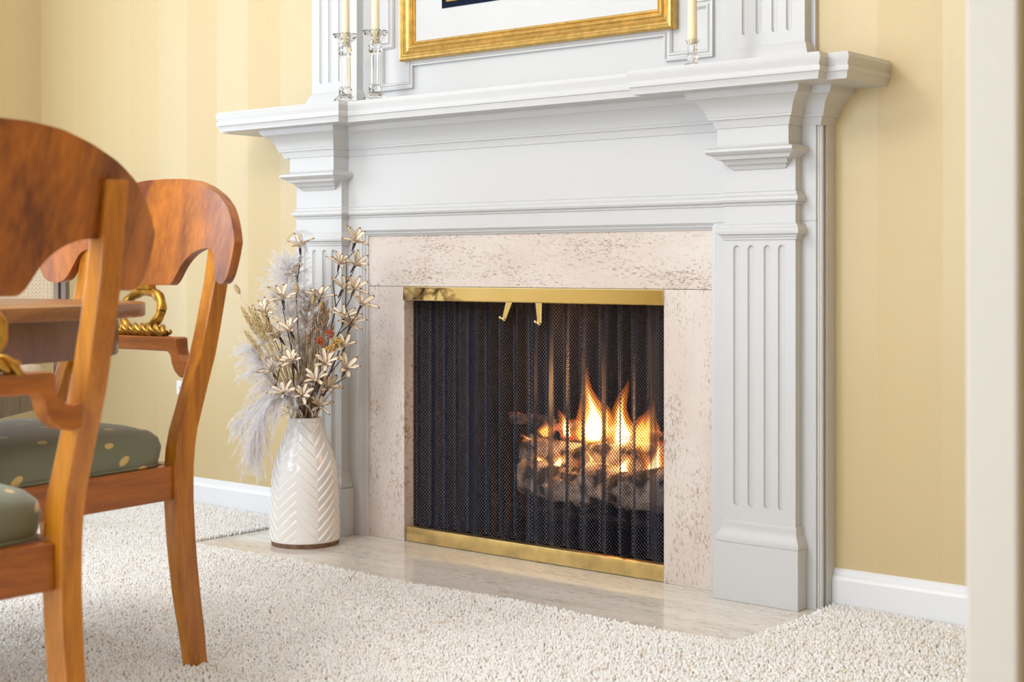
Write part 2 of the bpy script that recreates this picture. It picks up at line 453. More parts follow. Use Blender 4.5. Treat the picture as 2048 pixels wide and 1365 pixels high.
# ------------------------------------------------------------------ carpet pile
def build_pile():
    step = 0.0050
    xs = np.arange(-2.18, 1.82, step); ys = np.arange(-2.0, WY - .018, step)
    X, Y = np.meshgrid(xs, ys); X = X.ravel(); Y = Y.ravel()
    keep = (Y > -1.72 + 0.83 * X) & (Y > -0.60 * X - 1.85) & ~((np.abs(X) < .845) & (Y > -.394))
    X = X[keep]; Y = Y[keep]; n = len(X)
    X = X + rng.normal(0, step * .33, n); Y = Y + rng.normal(0, step * .33, n)
    ok = ~((np.abs(X) < .841) & (Y > -.390)) & (Y < WY - .016)
    X = X[ok]; Y = Y[ok]; n = len(X)
    h = rng.uniform(.0125, .0185, n) * (1 + .25 * np.sin(X * 9 + 3 * np.sin(Y * 7)) * .6)
    ang = rng.uniform(0, 2 * np.pi, n); lean = rng.uniform(.0005, .0055, n)
    dx = np.cos(ang) * lean; dy = np.sin(ang) * lean
    r0 = rng.uniform(.0020, .0027, n); r1 = rng.uniform(.0025, .0037, n); tw = rng.uniform(0, 1.57, n)
    V = np.zeros((n, 9, 3))
    for j in range(4):
        a = tw + j * np.pi / 2
        V[:, j, 0] = X + np.cos(a) * r0; V[:, j, 1] = Y + np.sin(a) * r0; V[:, j, 2] = -.004
        b = a + .7
        V[:, 4 + j, 0] = X + dx * .7 + np.cos(b) * r1; V[:, 4 + j, 1] = Y + dy * .7 + np.sin(b) * r1; V[:, 4 + j, 2] = -.006 + h * .74
    V[:, 8, 0] = X + dx * 1.2; V[:, 8, 1] = Y + dy * 1.2; V[:, 8, 2] = -.006 + h
    V[:, :, 2] += .006
    quads = np.array([[j, (j + 1) % 4, 4 + (j + 1) % 4, 4 + j] for j in range(4)])
    tris = np.array([[4 + j, 4 + (j + 1) % 4, 8] for j in range(4)])
    base = (np.arange(n) * 9)[:, None]
    li = np.concatenate([(base[:, :, None] + quads[None]).reshape(n, 16), (base[:, :, None] + tris[None]).reshape(n, 12)], axis=1).ravel()
    tot = np.tile(np.array([4, 4, 4, 4, 3, 3, 3, 3]), n)
    st = np.concatenate([[0], np.cumsum(tot)[:-1]])
    me = bpy.data.meshes.new('carpet_pile')
    me.vertices.add(n * 9); me.vertices.foreach_set('co', V.ravel())
    me.loops.add(len(li)); me.loops.foreach_set('vertex_index', li.astype(np.int32))
    me.polygons.add(len(tot)); me.polygons.foreach_set('loop_start', st.astype(np.int32)); me.polygons.foreach_set('loop_total', tot.astype(np.int32))
    me.update(calc_edges=True); me.validate()
    me.polygons.foreach_set('use_smooth', np.ones(len(tot), dtype=bool))
    me.materials.append(M['pile'])
    o = link('carpet_pile', me, floor)
    stuff(o)
    o['label'] = 'off white twisted carpet pile'
    return n
build_pile()

# ------------------------------------------------------------------ fireplace: hearth and stone surround
hs = MB(); hs.box(-.84, .84, -.392, .035, -.02, 0)
tag(hs.build('hearth_slab', 'hearth', origin=(0, -.2, -.02)), 'polished beige travertine hearth slab set into the carpet', 'hearth')
ss = thing('stone_surround', (0, .02, 0), 'pinkish pitted travertine slabs framing the fire opening', 'fireplace surround')
IN, OUT, ZI, ZO = .4205, .5545, .689, .826
m = MB(); m.box(-OUT - .015, OUT + .015, 0, .038, ZI, ZO + .015); m.build('lintel_slab', 'trav_h', ss, bevel=.0012)
for sx in (-1, 1):
    a, b = sorted((sx * IN, sx * (OUT + .015)))
    m = MB(); m.box(a, b, 0, .038, 0, ZI - .0008); m.build('leg_slab', 'trav_v', ss, bevel=.0012)

# ------------------------------------------------------------------ white wooden mantelpiece
mp = thing('mantelpiece', (0, .0, 0), 'white painted wooden mantelpiece with fluted pilasters and deep moulded shelf', 'mantelpiece')
BY, SY, UY = -.020, -.047, -.077         # board, pilaster shaft, upper block faces
EDG = .572
for sx in (-1, 1):                        # side boards
    a, b = sorted((sx * EDG, sx * .828)); m = MB(); m.box(a, b, BY, WY, 0, ZO + .0145); m.build('side_board', 'white', mp, bevel=.001)
m = MB(); m.box(-.828, .828, BY, WY, ZO + .0148, 1.06); m.build('frieze_board', 'white', mp, bevel=.001)
# stepped inner moulding round the stone
IP = [(-.0175, BY + .002), (-.0175, .0), (0, .0), (0, -.004), (-.004, -.006), (-.005, -.006), (-.006, -.011), (-.011, -.012), (-.012, -.016), (-.0175, BY + .002)]
m = sweep([(-OUT, 0), (-OUT, ZO), (OUT, ZO), (OUT, 0)], [(-o, h) for o, h in IP], lambda u, v, h: (u, h, v), side=-1)
m.build('inner_moulding', 'white', mp)
for sx in (-1, 1):                        # reeded outer edge
    m = MB(); m.box(*sorted((sx * .8285, sx * .833)), BY + .004, WY, 0, 1.055)
    m.tube([(sx * .8335, BY + .012, 0), (sx * .8335, BY + .012, 1.055)], .006, 10)
    m.box(*sorted((sx * .833, sx * .8415)), BY + .024, WY, 0, 1.055)
    m.build('edge_moulding', 'white', mp, bevel=.0008)

def pilaster(x0, x1, yf, yb, z0, z1, flutes, f0, f1, fr, depth=.0065):
    """shaft with round-ended flutes cut into its face"""
    m = MB(); yr = yf + depth
    m.box(x0, x1, yr + .0005, yb, z0, z1)
    xs = [x0] + [v for a in flutes for v in (a - fr, a + fr)] + [x1]
    for i in range(0, len(xs), 2): m.box(xs[i], xs[i + 1], yf, yr, z0, z1)
    N = 8
    for c in flutes:
        m.rings([[(c - fr * math.cos(math.pi * k / N), yf + depth * math.sin(math.pi * k / N) ** .8, z) for k in range(N + 1)] for z in (f0 - .001, f1 + .001)], caps=False, closed=False)
        for zc, ze, s in ((f1 - fr, z1, 1), (f0 + fr, z0, -1)):
            arc = [(c + fr * math.cos(math.pi * k / N), zc + s * fr * math.sin(math.pi * k / N)) for k in range(N + 1)]
            vs_ = [(x, y, z) for y in (yf, yr) for x, z in arc] + [(x, yf, ze) for x, z in arc]
            fs = [(k, k + 1, N + 2 + k, N + 1 + k) for k in range(N)] + [(k, k + 1, 2 * N + 3 + k, 2 * N + 2 + k) for k in range(N)]
            m.add(vs_, fs)
    return m
FL = [.6465, .683, .7235, .759]
for sx in (-1, 1):
    a, b = sorted((sx * .6145, sx * .793)); fl_ = sorted(sx * c for c in FL)
    p = pilaster(a, b, SY, BY, .13, 1.0, fl_, .211, .789, .0088).build('pilaster', 'white', mp)
    m = MB(); a2, b2 = sorted((sx * .592, sx * .806)); m.box(a2, b2, -.060, BY, 0, .130); m.build('plinth', 'white', mp, bevel=.0015)
    path = [(a, BY), (a, SY), (b, SY), (b, BY)]
    sweep(path, [(0, .1305), (.0135, .1305), (.0145, .137), (.013, .144), (.007, .152), (.0035, .163), (.0045, .168), (.004, .175), (0, .178)], PLAN).build('base_moulding', 'white', mp, smooth=True, angle=35)
    sweep(path, [(0, .800), (.003, .801), (.0035, .806), (.006, .807), (.0065, .811), (.012, .813), (.0145, .819), (.0135, .825), (.009, .829), (.008, .833), (.003, .834), (0, .838)], PLAN).build('neck_moulding', 'white', mp, smooth=True, angle=35)
    m = MB(); m.box(a, b, UY, BY, .985, 1.06); m.build('upper_block', 'white', mp, bevel=.001)
    lv = [(.955, -.024, -.047), (.956, -.023, -.051), (.962, -.017, -.055), (.966, -.016, -.060), (.967, -.011, -.063), (.974, -.009, -.068), (.977, -.004, -.073), (.978, .002, -.080), (.986, .010, -.084), (.989, .017, -.093), (.994, .0205, -.0985), (1.0, .019, -.098), (1.003, .014, -.093), (1.004, .003, -.081), (1.009, 0, UY)]
    m = MB(); m.rings([[(a - ox, BY, z), (a - ox, yf, z), (b + ox, yf, z), (b + ox, BY, z)] for z, ox, yf in lv]); m.build('corbel_moulding', 'white', mp, smooth=True, angle=30)
arp = [(-.793, BY), (-.793, SY), (-.6145, SY), (-.6145, BY), (.6145, BY), (.6145, SY), (.793, SY), (.793, BY)]
sweep(arp, [(0, .876), (.003, .877), (.004, .882), (.010, .884), (.0125, .889), (.0115, .894), (.007, .898), (.005, .900), (.0045, .905), (0, .907)], PLAN).build('architrave_moulding', 'white', mp, smooth=True, angle=35)
crp = [(-.862, WY), (-.862, BY), (-.810, BY), (-.810, UY), (-.6145, UY), (-.6145, BY), (.6145, BY), (.6145, UY), (.793, UY), (.793, BY), (.838, BY), (.838, WY)]
cp = [(0, 1.047), (.003, 1.047), (.004, 1.052), (.008, 1.062), (.009, 1.065), (.014, 1.065), (.0150, 1.070), (.0165, 1.071), (.019, 1.080), (.023, 1.089), (.029, 1.098), (.036, 1.105), (.042, 1.109), (.047, 1.111), (.048, 1.114), (.0505, 1.114), (.055, 1.131), (0, 1.131)]
sweep(crp, cp, PLAN).build('crown_moulding', 'white', mp, smooth=True, angle=30)
shp = [(-1.015, WY), (-1.015, -.149), (-.978, -.149), (-.978, -.182), (-.485, -.182), (-.485, -.149), (.452, -.149), (.452, -.182), (.921, -.182), (.921, -.149), (.968, -.149), (.968, WY)]
spf = [(-.004, 0), (-.001, .013), (.0005, .015), (.003, .016), (.004, .021), (.0035, .026), (.0005, .029), (.0015, .033), (.0055, .041), (.006, .045), (.0045, .0465), (.001, .0545)]
m = sweep(shp, [(o, 1.1255 + h) for o, h in spf], PLAN)
k = len(spf); npt = len(shp)
m.f = m.f[:-2]; m.m = m.m[:-2]
m.f.append(tuple(i * k for i in range(npt))); m.m.append(0)
m.f.append(tuple(reversed([i * k + k - 1 for i in range(npt)]))); m.m.append(0)
m.build('shelf', 'white', mp, smooth=True, angle=30)
# overmantel
ZS = 1.18
m = MB(); m.box(-.805, .800, .028, WY, ZS, ZC); m.build('overmantel_board', 'white', mp)
FU = [.637, .6725, .713, .7495]
for sx in (-1, 1):
    a, b = sorted((sx * .606, sx * .788)); fl_ = sorted(sx * c for c in FU)
    pilaster(a, b, .003, .029, ZS, ZC - .05, fl_, 1.262, 2.2, .0075).build('overmantel_pilaster', 'white', mp)
    sweep([(a, .029), (a, .003), (b, .003), (b, .029)], [(0, ZS), (.015, ZS), (.015, 1.200), (.012, 1.202), (.012, 1.212), (.007, 1.222), (.006, 1.228), (0, 1.236)], PLAN).build('pilaster_base', 'white', mp, smooth=True, angle=35)
PM = [(-.010, 0), (-.010, .004), (-.006, .009), (-.003, .009), (-.001, .005), (.003, .006), (.006, .011), (.010, .010), (.010, 0)]
zt, zm = 2.25, 2.10
pr = [(0.418, 1.296), (.418, 1.236), (.532, 1.236), (.532, 1.351), (.492, 1.351), (.492, zm), (.532, zm), (.532, zt), (.418, zt), (.418, zt - .06)]
pth = pr + [(-x, z) for x, z in reversed(pr)]
sweep(pth, PM, lambda u, v, h: (u, .028 - h, v), closed=True).build('panel_moulding', 'white', mp, smooth=True, angle=35)

# ------------------------------------------------------------------ framed picture above the shelf
pc = thing('framed_picture', (0, .0, 1.30), 'large gold framed picture with wide white mat hanging above the mantel shelf', 'picture')
PX, PZ0, PZ1 = .443, 1.299, 1.98
FP = [(0, .0), (0, .020), (.004, .026), (.009, .027), (.013, .024), (.016, .024), (.021, .019), (.029, .016), (.034, .020), (.037, .020), (.039, .016), (.041, .016), (.044, .019), (.046, .014), (.049, .014), (.053, .008), (.055, .006), (.055, 0)]
cor = [(-PX, PZ0), (PX, PZ0), (PX, PZ1), (-PX, PZ1)]
for i in range(4):
    A, B = Vector(cor[i]), Vector(cor[(i + 1) % 4]); d = (B - A).normalized(); n_ = Vector((-d.y, d.x))
    rs = []
    for P_, sgn in ((A, 1), (B, -1)):
        rs.append([((P_ + n_ * w + d * w * sgn).x, .0265 - h, (P_ + n_ * w + d * w * sgn).y) for w, h in FP])
    m = MB(); m.rings(rs); m.build('frame_rail', 'frame_gold', pc, smooth=True, angle=25)
m = MB(); m.box(-PX + .05, PX - .05, .016, .024, PZ0 + .05, PZ1 - .05); m.build('mat_board', 'mat_board', pc)
def ring_rect(x0, x1, z0, z1, w, y0, y1):
    return sweep([(x0, z0), (x1, z0), (x1, z1), (x0, z1)], [(0, y0), (0, y1), (w, y1), (w, y0)], lambda u, v, h: (u, h, v), closed=True, side=-1)
ring_rect(-.296, .296, 1.428, 1.86, .016, .0158, .0145).build('navy_border', 'navy', pc)
ring_rect(-.280, .280, 1.444, 1.844, .004, .0158, .0135).build('gold_fillet', 'frame_gold', pc)
m = MB(); m.box(-.277, .277, .0148, .0157, 1.447, 1.841); m.build('print', 'print', pc)

# ------------------------------------------------------------------ firebox, screen, grate, logs, fire
fb = MB()
fb.add([(-.46, .039, -.02), (.46, .039, -.02), (.36, .52, -.02), (-.36, .52, -.02), (-.46, .039, .75), (.46, .039, .75), (.36, .52, .75), (-.36, .52, .75)],
       [(0, 1, 2, 3), (4, 7, 6, 5), (1, 5, 6, 2), (2, 6, 7, 3), (3, 7, 4, 0)])
for sx in (-1, 1): fb.box(*sorted((sx * .4215, sx * .47)), .0385, .05, -.02, .75)
fb.box(-.47, .47, .0385, .05, .688, .75)
tag(fb.build('firebox', 'soot', origin=(0, .28, -.02)), 'soot blackened firebox lining behind the mesh screen', 'firebox')
sc = thing('fire_screen', (0, .02, 0), 'brass framed fire screen with black woven mesh curtains', 'fire screen')
m = MB(); rr_ = [(-.003, .651), (-.003, .6515), (-.0045, .653), (-.0045, .686), (-.003, .6882), (.012, .6882), (.012, .651)]
m.rings([[(x, y, z) for y, z in rr_] for x in (-.4203, .4203)]); m.build('top_rail', 'brass', sc)
m = MB(); rr_ = [(.004, .0015), (.002, .004), (.002, .036), (.004, .040), (.010, .042), (.022, .042), (.022, .0015)]
m.rings([[(x, y, z) for y, z in rr_] for x in (-.414, .4203)]); m.build('bottom_rail', 'brass_worn', sc, smooth=True, angle=40)

def mesh_curtain(x0, x1, z0, z1, seed):
    nf = 8.4; p, rp, rad = .0037, .0049, .00090
    r_ = np.random.default_rng(seed)
    # pleated guide curve in plan
    nU = 4000; u = np.linspace(0, 1, nU); X = x0 + (x1 - x0) * u
    ph = nf * 2 * np.pi * (u + .012 * np.sin(2 * np.pi * u * 1.7 + seed) + .01 * np.sin(2 * np.pi * 2.9 * u))
    s = np.sin(ph); amp = .0092 * (1 + .35 * np.sin(5 * u + seed))
    Y = .033 + amp * (s + .22 * np.sin(2 * ph))
    L = np.concatenate([[0], np.cumsum(np.hypot(np.diff(X), np.diff(Y)))])
    ncol = int(L[-1] / p); sl = np.arange(ncol + 1) * p
    cx = np.interp(sl, L, X); cy = np.interp(sl, L, Y)
    tx = np.gradient(cx); ty = np.gradient(cy); q = np.hypot(tx, ty); nx, ny = ty / q, -tx / q
    nrow = int((z1 - z0) / rp)
    V = []; F = []
    for k in range(nrow):
        zc = z1 - (k + .5) * rp
        sg = np.where((np.arange(ncol + 1) + k) % 2 == 0, 1.0, -1.0)
        zz = zc + sg * rp * .60
        off = sg * .0009
        sway = 1 + .25 * (z1 - zc)
        px = cx + nx * off; py = .033 + (cy - .033) * sway + ny * off
        A = np.stack([px, py, zz], 1)
        base = len(V) * (ncol + 1) * 3
        ring = []
        for dv in ((0, -1.0, .0), (0, .5, .87), (0, .5, -.87)):
            d = np.zeros_like(A)
            d[:, 0] = -nx * dv[1] * rad * -1; d[:, 1] = ny * -dv[1] * rad * -1; d[:, 2] = 0
            # second axis: along the strip tangent so the slanted wire keeps its width
            d[:, 0] += (tx / q) * dv[2] * rad * 1.15; d[:, 1] += (ty / q) * dv[2] * rad * 1.15
            ring.append(A + d)
        B = np.stack(ring, 1).reshape(-1, 3)
        V.append(B)
        i = np.arange(ncol)[:, None] * 3 + base
        for j in range(3):
            j2 = (j + 1) % 3
            F.append(np.concatenate([i + j, i + j2, i + 3 + j2, i + 3 + j], 1))
    V = np.concatenate(V); F = np.concatenate(F)
    me = bpy.data.meshes.new('mesh_curtain')
    me.vertices.add(len(V)); me.vertices.foreach_set('co', (V - np.array(wloc(sc))).ravel())
    me.loops.add(F.size); me.loops.foreach_set('vertex_index', F.ravel().astype(np.int32))
    me.polygons.add(len(F)); me.polygons.foreach_set('loop_start', (np.arange(len(F)) * 4).astype(np.int32)); me.polygons.foreach_set('loop_total', np.full(len(F), 4, dtype=np.int32))
    me.update(calc_edges=True); me.validate()
    me.polygons.foreach_set('use_smooth', np.ones(len(F), dtype=bool))
    me.materials.append(M['wire'])
    return stuff(link('mesh_curtain', me, sc))
mesh_curtain(-.418, -.014, .038, .668, 3)
mesh_curtain(-.018, .418, .038, .668, 5)
for (xa, za, xb, zb) in ((-.062, .655, -.080, .608), (.033, .655, .036, .600)):
    m = MB(); d = Vector((xb - xa, zb - za)).normalized(); n_ = Vector((-d.y, d.x))
    w0, w1 = .0105, .0062
    poly = [(xa + n_.x * w0, za + n_.y * w0), (xa - n_.x * w0, za - n_.y * w0)]
    for k in range(7):
        t = math.pi * k / 6; c_ = -math.cos(t) * w1; s_ = math.sin(t) * w1
        poly.append((xb + n_.x * c_ + d.x * s_, zb + n_.y * c_ + d.y * s_))
    m.ext(poly, lambda a, b, h: (a, h, b), .014, .0165)
    pl = m.build('pull_handle', 'brass', sc, bevel=.0005)
    k = MB(); k.lathe([(.0005, -.005), (.004, -.0035), (.0052, 0), (.004, .0035), (.0005, .005)], 12, (xb, .0115, zb)); k.build('knob', 'brass', pl, smooth=True)
    k = MB(); k.lathe([(.0005, -.0042), (.0034, -.003), (.0044, 0), (.0034, .003), (.0005, .0042)], 12, (xb - .011, .012, zb + .003)); k.tube([(xb, .013, zb), (xb - .011, .012, zb + .003)], .0016, 8); k.build('knob', 'brass', pl, smooth=True)

gr = thing('fire_grate', (.04, .24, -.02), 'black cast iron grate holding the burning logs', 'grate')
for i in range(7):
    x = -.21 + i * .083
    m = MB(); m.tube([(x, .135, .135), (x, .140, .122), (x, .155, .110), (x, .20, .108), (x, .34, .108), (x, .37, .12)], .008, 6); m.build('grate_bar', 'iron', gr)
for y in (.17, .33):
    m = MB(); m.tube([(-.25, y, .098), (.33, y, .098)], .009, 6); m.build('cross_bar', 'iron', gr)
for x in (-.20, .28):
    for y in (.17, .33):
        m = MB(); m.tube([(x, y, -.02), (x, y, .10)], .009, 6); m.build('leg', 'iron', gr)

def log(a, b, r, mat, label, seed):
    a, b = Vector(a), Vector(b); rr = random.Random(seed)
    n, kx = 14, 16
    ax = (b - a).normalized(); u = ax.cross(Vector((0, 0, 1))).normalized(); w = ax.cross(u)
    prm = [(rr.uniform(2, 6), rr.uniform(0, 6), rr.uniform(.03, .10)) for _ in range(5)]
    rs = []
    for i in range(kx + 1):
        t = i / kx
        e = 1 - max(0, (abs(t - .5) - .44) / .06) ** 2 * .32
        ring = []
        for j in range(n):
            th = 2 * math.pi * j / n
            q = 1 + sum(A * math.sin(k_ * t * 3 + p + (c + 1) * th) for c, (k_, p, A) in enumerate(prm))
            ring.append(a.lerp(b, t) + (u * math.cos(th) + w * math.sin(th)) * r * e * q + Vector((0, 0, .008 * math.sin(t * 5 + seed))))
        rs.append(ring)
    m = MB(); m.rings(rs)
    c = (a + b) / 2
    return tag(m.build('log', mat, smooth=True, angle=50, origin=(c.x, c.y, c.z - r)), label, 'log', 'logs burning on the grate')
log((-.165, .185, .172), (.075, .20, .168), .047, 'log', 'pale split log at the front of the grate, left one', 1)
log((.045, .190, .180), (.325, .20, .182), .052, 'log', 'pale split log at the front of the grate, right one', 2)
log((-.215, .265, .232), (.25, .270, .238), .048, 'log', 'long pale log lying behind and above the front logs', 3)
log((-.10, .30, .305), (.31, .285, .262), .038, 'ember', 'glowing charred log across the top of the stack', 4)
log((-.275, .27, .335), (-.03, .29, .285), .016, 'ember', 'thin charred stick poking out to the left above the logs', 5)

fi = thing('fire', (.05, .25, .2), 'orange and yellow flames licking up from the logs behind the mesh', 'flame')
def tongue(x, y, z0, z1, w, lean=0.0, core=True, seed=0, two=0.0):
    rr = random.Random(seed * 13 + 5)
    def shape(wf, zf0, zf1, n=14, k=22):
        rs = []
        for i in range(k + 1):
            t = i / k
            r = w * wf * (math.sin(math.pi * min(1, (t * .93 + .07)) ** .62) ** .9) * (1 - t) ** .35 + .0003
            r *= 1 + .22 * math.sin(7 * t + seed)
            zz = z0 + (z1 - z0) * (zf0 + (zf1 - zf0) * t)
            tt = (zz - z0) / (z1 - z0)
            cx = x + lean * tt ** 1.5 + .010 * math.sin(6.5 * tt + seed * 1.7) * tt ** .5
            cy = y + .006 * math.sin(5 * tt + seed)
            rs.append([(cx + r * math.cos(2 * math.pi * j / n) * (1 + .16 * math.sin(3 * 2 * math.pi * j / n + 5 * t)), cy + .75 * r * math.sin(2 * math.pi * j / n), zz) for j in range(n)])
        mm = MB(); mm.rings(rs); return mm
    o = shape(1.0, 0, 1.0).build('flame_tongue', 'fl_out', fi, smooth=True)
    shape(.66, .02, .80).build('inner_flame', 'fl_mid', o, smooth=True)
    if core: shape(.50, .04, .66).build('flame_core', 'fl_core', o, smooth=True)
for i, a in enumerate([(.030, .245, .275, .485, .052, -.012, True), (.118, .25, .270, .455, .044, .018, True), (.060, .26, .29, .39, .036, .0, False),
                       (-.055, .25, .285, .365, .026, -.030, True), (.175, .25, .265, .385, .036, .03, False), (.215, .24, .23, .36, .030, -.02, False),
                       (.252, .205, .205, .340, .027, .012, True), (.055, .200, .200, .285, .022, .004, True), (.112, .200, .200, .262, .022, .008, True),
                       (.168, .200, .205, .275, .032, .012, True), (-.045, .200, .20, .262, .022, -.014, True), (-.115, .200, .205, .250, .022, -.012, True),
                       (-.005, .25, .28, .345, .030, -.01, False), (.20, .26, .28, .42, .03, .01, False), (-.18, .24, .262, .287, .024, -.02, True),
                       (.075, .235, .215, .275, .026, 0, False), (.0, .235, .21, .265, .03, 0, False), (-.13, .26, .28, .33, .03, -.02, False)]):
    tongue(*a[:6], core=a[6], seed=i)
lamp('fire_glow', (.06, .16, .36), 2.6, (1.0, 0.42, 0.12), 0.06)

# ------------------------------------------------------------------ klismos dining chairs
def seat_outline(yb, yf, wb, wf, p, n=40):
    pts = []
    for i in range(n):
        t = 2 * math.pi * i / n
        c, s_ = math.cos(t), math.sin(t)
        x = math.copysign(abs(c) ** (2 / p), c); y = math.copysign(abs(s_) ** (2 / p), s_)
        yy = (yf + yb) / 2 + y * (yb - yf) / 2
        w = wf + (wb - wf) * (yy - yf) / (yb - yf)
        pts.append((x * w, yy))
    return pts
def interp(x, tab):
    w = min(.010, .2925 - x)
    return float(np.mean(np.interp(np.abs(x + np.linspace(-w, w, 11)), [a for a, _ in tab], [b for _, b in tab])))
BOT = [(0, .705), (.060, .705), (.064, .711), (.074, .730), (.092, .751), (.115, .766), (.145, .775), (.175, .777), (.195, .773), (.205, .762), (.211, .745), (.214, .728), (.220, .718), (.235, .710), (.25, .708), (.265, .713), (.278, .726), (.286, .745), (.291, .77), (.2925, .785)]
TOP = [(0, .915), (.05, .914), (.1, .908), (.15, .894), (.2, .875), (.24, .852), (.265, .828), (.28, .808), (.289, .793), (.2925, .7855)]
STB = [(0, .027, .038), (.06, .021, .041), (.132, .010, .044), (.225, -.001, .045), (.316, -.007, .045), (.38, -.006, .045), (.43, -.001, .044), (.49, .018, .040), (.587, .050, .038), (.717, .079, .034), (.865, .097, .028)]
def make_chair(label):
    t = thing('dining_chair', (0, 0, 0), label, 'chair', 'curved back dining chairs round the table')
    for sx in (-1, 1):
        m = MB()
        rs = []
        zs = np.linspace(0, .852, 26)
        for z in zs:
            b = float(np.interp(z, [q[0] for q in STB], [q[1] for q in STB])); d = float(np.interp(z, [q[0] for q in STB], [q[2] for q in STB]))
            w = .033 if z > .3 else .028 + .005 * z / .3
            x0, x1 = sorted((sx * (.207 - w), sx * .207))
            rs.append([(x0, b - d, z), (x1, b - d, z), (x1, b, z), (x0, b, z)])
        m.rings(rs); m.build('rear_leg', 'wood_z', t, bevel=.003, local=True)
        m = MB(); rs = []
        for k in range(14):
            q = k / 13; z = .378 * (1 - q); yc = -.470 + .018 * math.sin(q * 2.2) - .055 * max(0, q - .45) ** 1.6 * 2.2
            h = .019 - .004 * q; xc = sx * .207
            rs.append([(xc - h, yc - h, z), (xc + h, yc - h, z), (xc + h, yc + h, z), (xc - h, yc + h, z)])
        m.rings(rs); m.build('front_leg', 'wood_z', t, bevel=.003, local=True)
        m = MB(); x0, x1 = sx * .174, sx * .190; e0, e1 = sx * .200, sx * .221
        m.add([(x0, -.044, .316), (e0, -.044, .316), (e1, -.453, .316), (x1 + sx * .009, -.453, .316), (x0, -.044, .378), (e0, -.044, .378), (e1, -.453, .378), (x1 + sx * .009, -.453, .378)],
              [(0, 1, 2, 3), (4, 7, 6, 5), (0, 4, 5, 1), (1, 5, 6, 2), (2, 6, 7, 3), (3, 7, 4, 0)])
        m.build('side_rail', 'wood_y', t, bevel=.002, local=True)
    m = MB(); m.box(-.1738, .1738, -.048, -.020, .316, .378); m.build('back_rail', 'wood_x', t, bevel=.002, local=True)
    m = MB(); m.box(-.188, .188, -.485, -.459, .316, .378); m.build('front_rail', 'wood_x', t, bevel=.002, local=True)
    m = MB(); rs = []
    for z, i_ in ((.379, .004), (.383, -.001), (.392, -.004), (.412, -.007), (.428, -.003), (.440, .009), (.448, .030), (.4525, .060), (.455, .10), (.4565, .14)):
        rs.append([(x, y, z) for x, y in seat_outline(-.046 - i_, -.497 + i_, .190 - i_, .218 - i_, 7 if i_ < .02 else 5)])
    m.rings(rs); cu = m.build('seat_cushion', 'fabric', t, smooth=True, local=True)
    m = MB(); o = seat_outline(-.045, -.498, .191, .219, 7); m.tube([(x, y, .3815) for x, y in o] + [(*o[0], .3815)], .0032, 6); m.build('welt', 'fabric', cu, smooth=True, local=True)
    # curved crest rail
    xs = sorted(set([round(v, 4) for v in np.linspace(-.290, .290, 117)] + [s * a for s in (-1, 1) for a in (.060, .064, .211, .214, .2905, .2925)]))
    nr = 8; fr, bk = [], []
    for x in xs:
        lo, hi = interp(abs(x), BOT), interp(abs(x), TOP)
        for side, lst in ((-1, fr), (1, bk)):
            col = []
            for r_ in range(nr + 1):
                z = lo + (hi - lo) * r_ / nr
                y = .051 + .15 * (z - .717) + .76 * (.19 ** 2 - x * x)
                col.append((x, y + side * .0105, z))
            lst.append(col)
    m = MB()
    m.rings([a + list(reversed(b)) for a, b in zip(fr, bk)])
    m.build('crest_rail', 'wood_crest', t, smooth=True, angle=50, bevel=.002, local=True)
    # shaped stay rail
    half = [(.0, .608), (.128, .608), (.134, .606), (.135, .588), (.139, .575), (.148, .567), (.160, .564), (.1745, .566), (.1745, .533), (.158, .531), (.142, .534), (.129, .544), (.121, .558), (.117, .574), (.108, .581)]
    poly = half + [(-x, z) for x, z in reversed(half[1:])]
    m = MB(); m.ext(poly, lambda a, b, h: (a, h, b), .012, .042); m.build('stay_rail', 'wood_x', t, bevel=.0025, local=True)
    # gilded oval ring with rope binding
    m = MB(); pts = []; rad = []
    for k in range(41):
        a = 2 * math.pi * k / 40
        pts.append((.056 * math.cos(a), .042 + .012 * math.sin(a), .6555 + .0385 * math.sin(a))); rad.append(.0100 + .0010 * math.sin(a * 10))
    m.tube(pts, rad, 12, caps=False); ring = m.build('gilt_ring', 'gilt', t, smooth=True, local=True)
    for k in range(3):
        m = MB(); q = np.linspace(-.088, .088, 46)
        m.tube([(x, .031 + .0085 * math.cos(x * 105 + k * 2.094), .6195 + .0075 * math.sin(x * 105 + k * 2.094) - .5 * max(0, abs(x) - .07)) for x in q], [.0062 - .03 * max(0, abs(x) - .06) for x in q], 7)
        m.build('rope_strand', 'gilt', ring, smooth=True, local=True)
    m = MB(); m.box(-.022, .022, .040, .058, .698, .706); m.build('ring_mount', 'gilt', ring, local=True)
    return t
c2 = make_chair('cherry wood dining chair with its back to the fireplace, beyond the table')
c1 = copy_tree(c2)
c1['label'] = 'blurred cherry wood dining chair nearest the camera, seen from behind'
c2.location = (-.0345, -1.178, 0); c2.rotation_euler = (0, 0, R(3))
c1.location = (.69, -1.967, 0); c1.rotation_euler = (0, 0, R(-90))

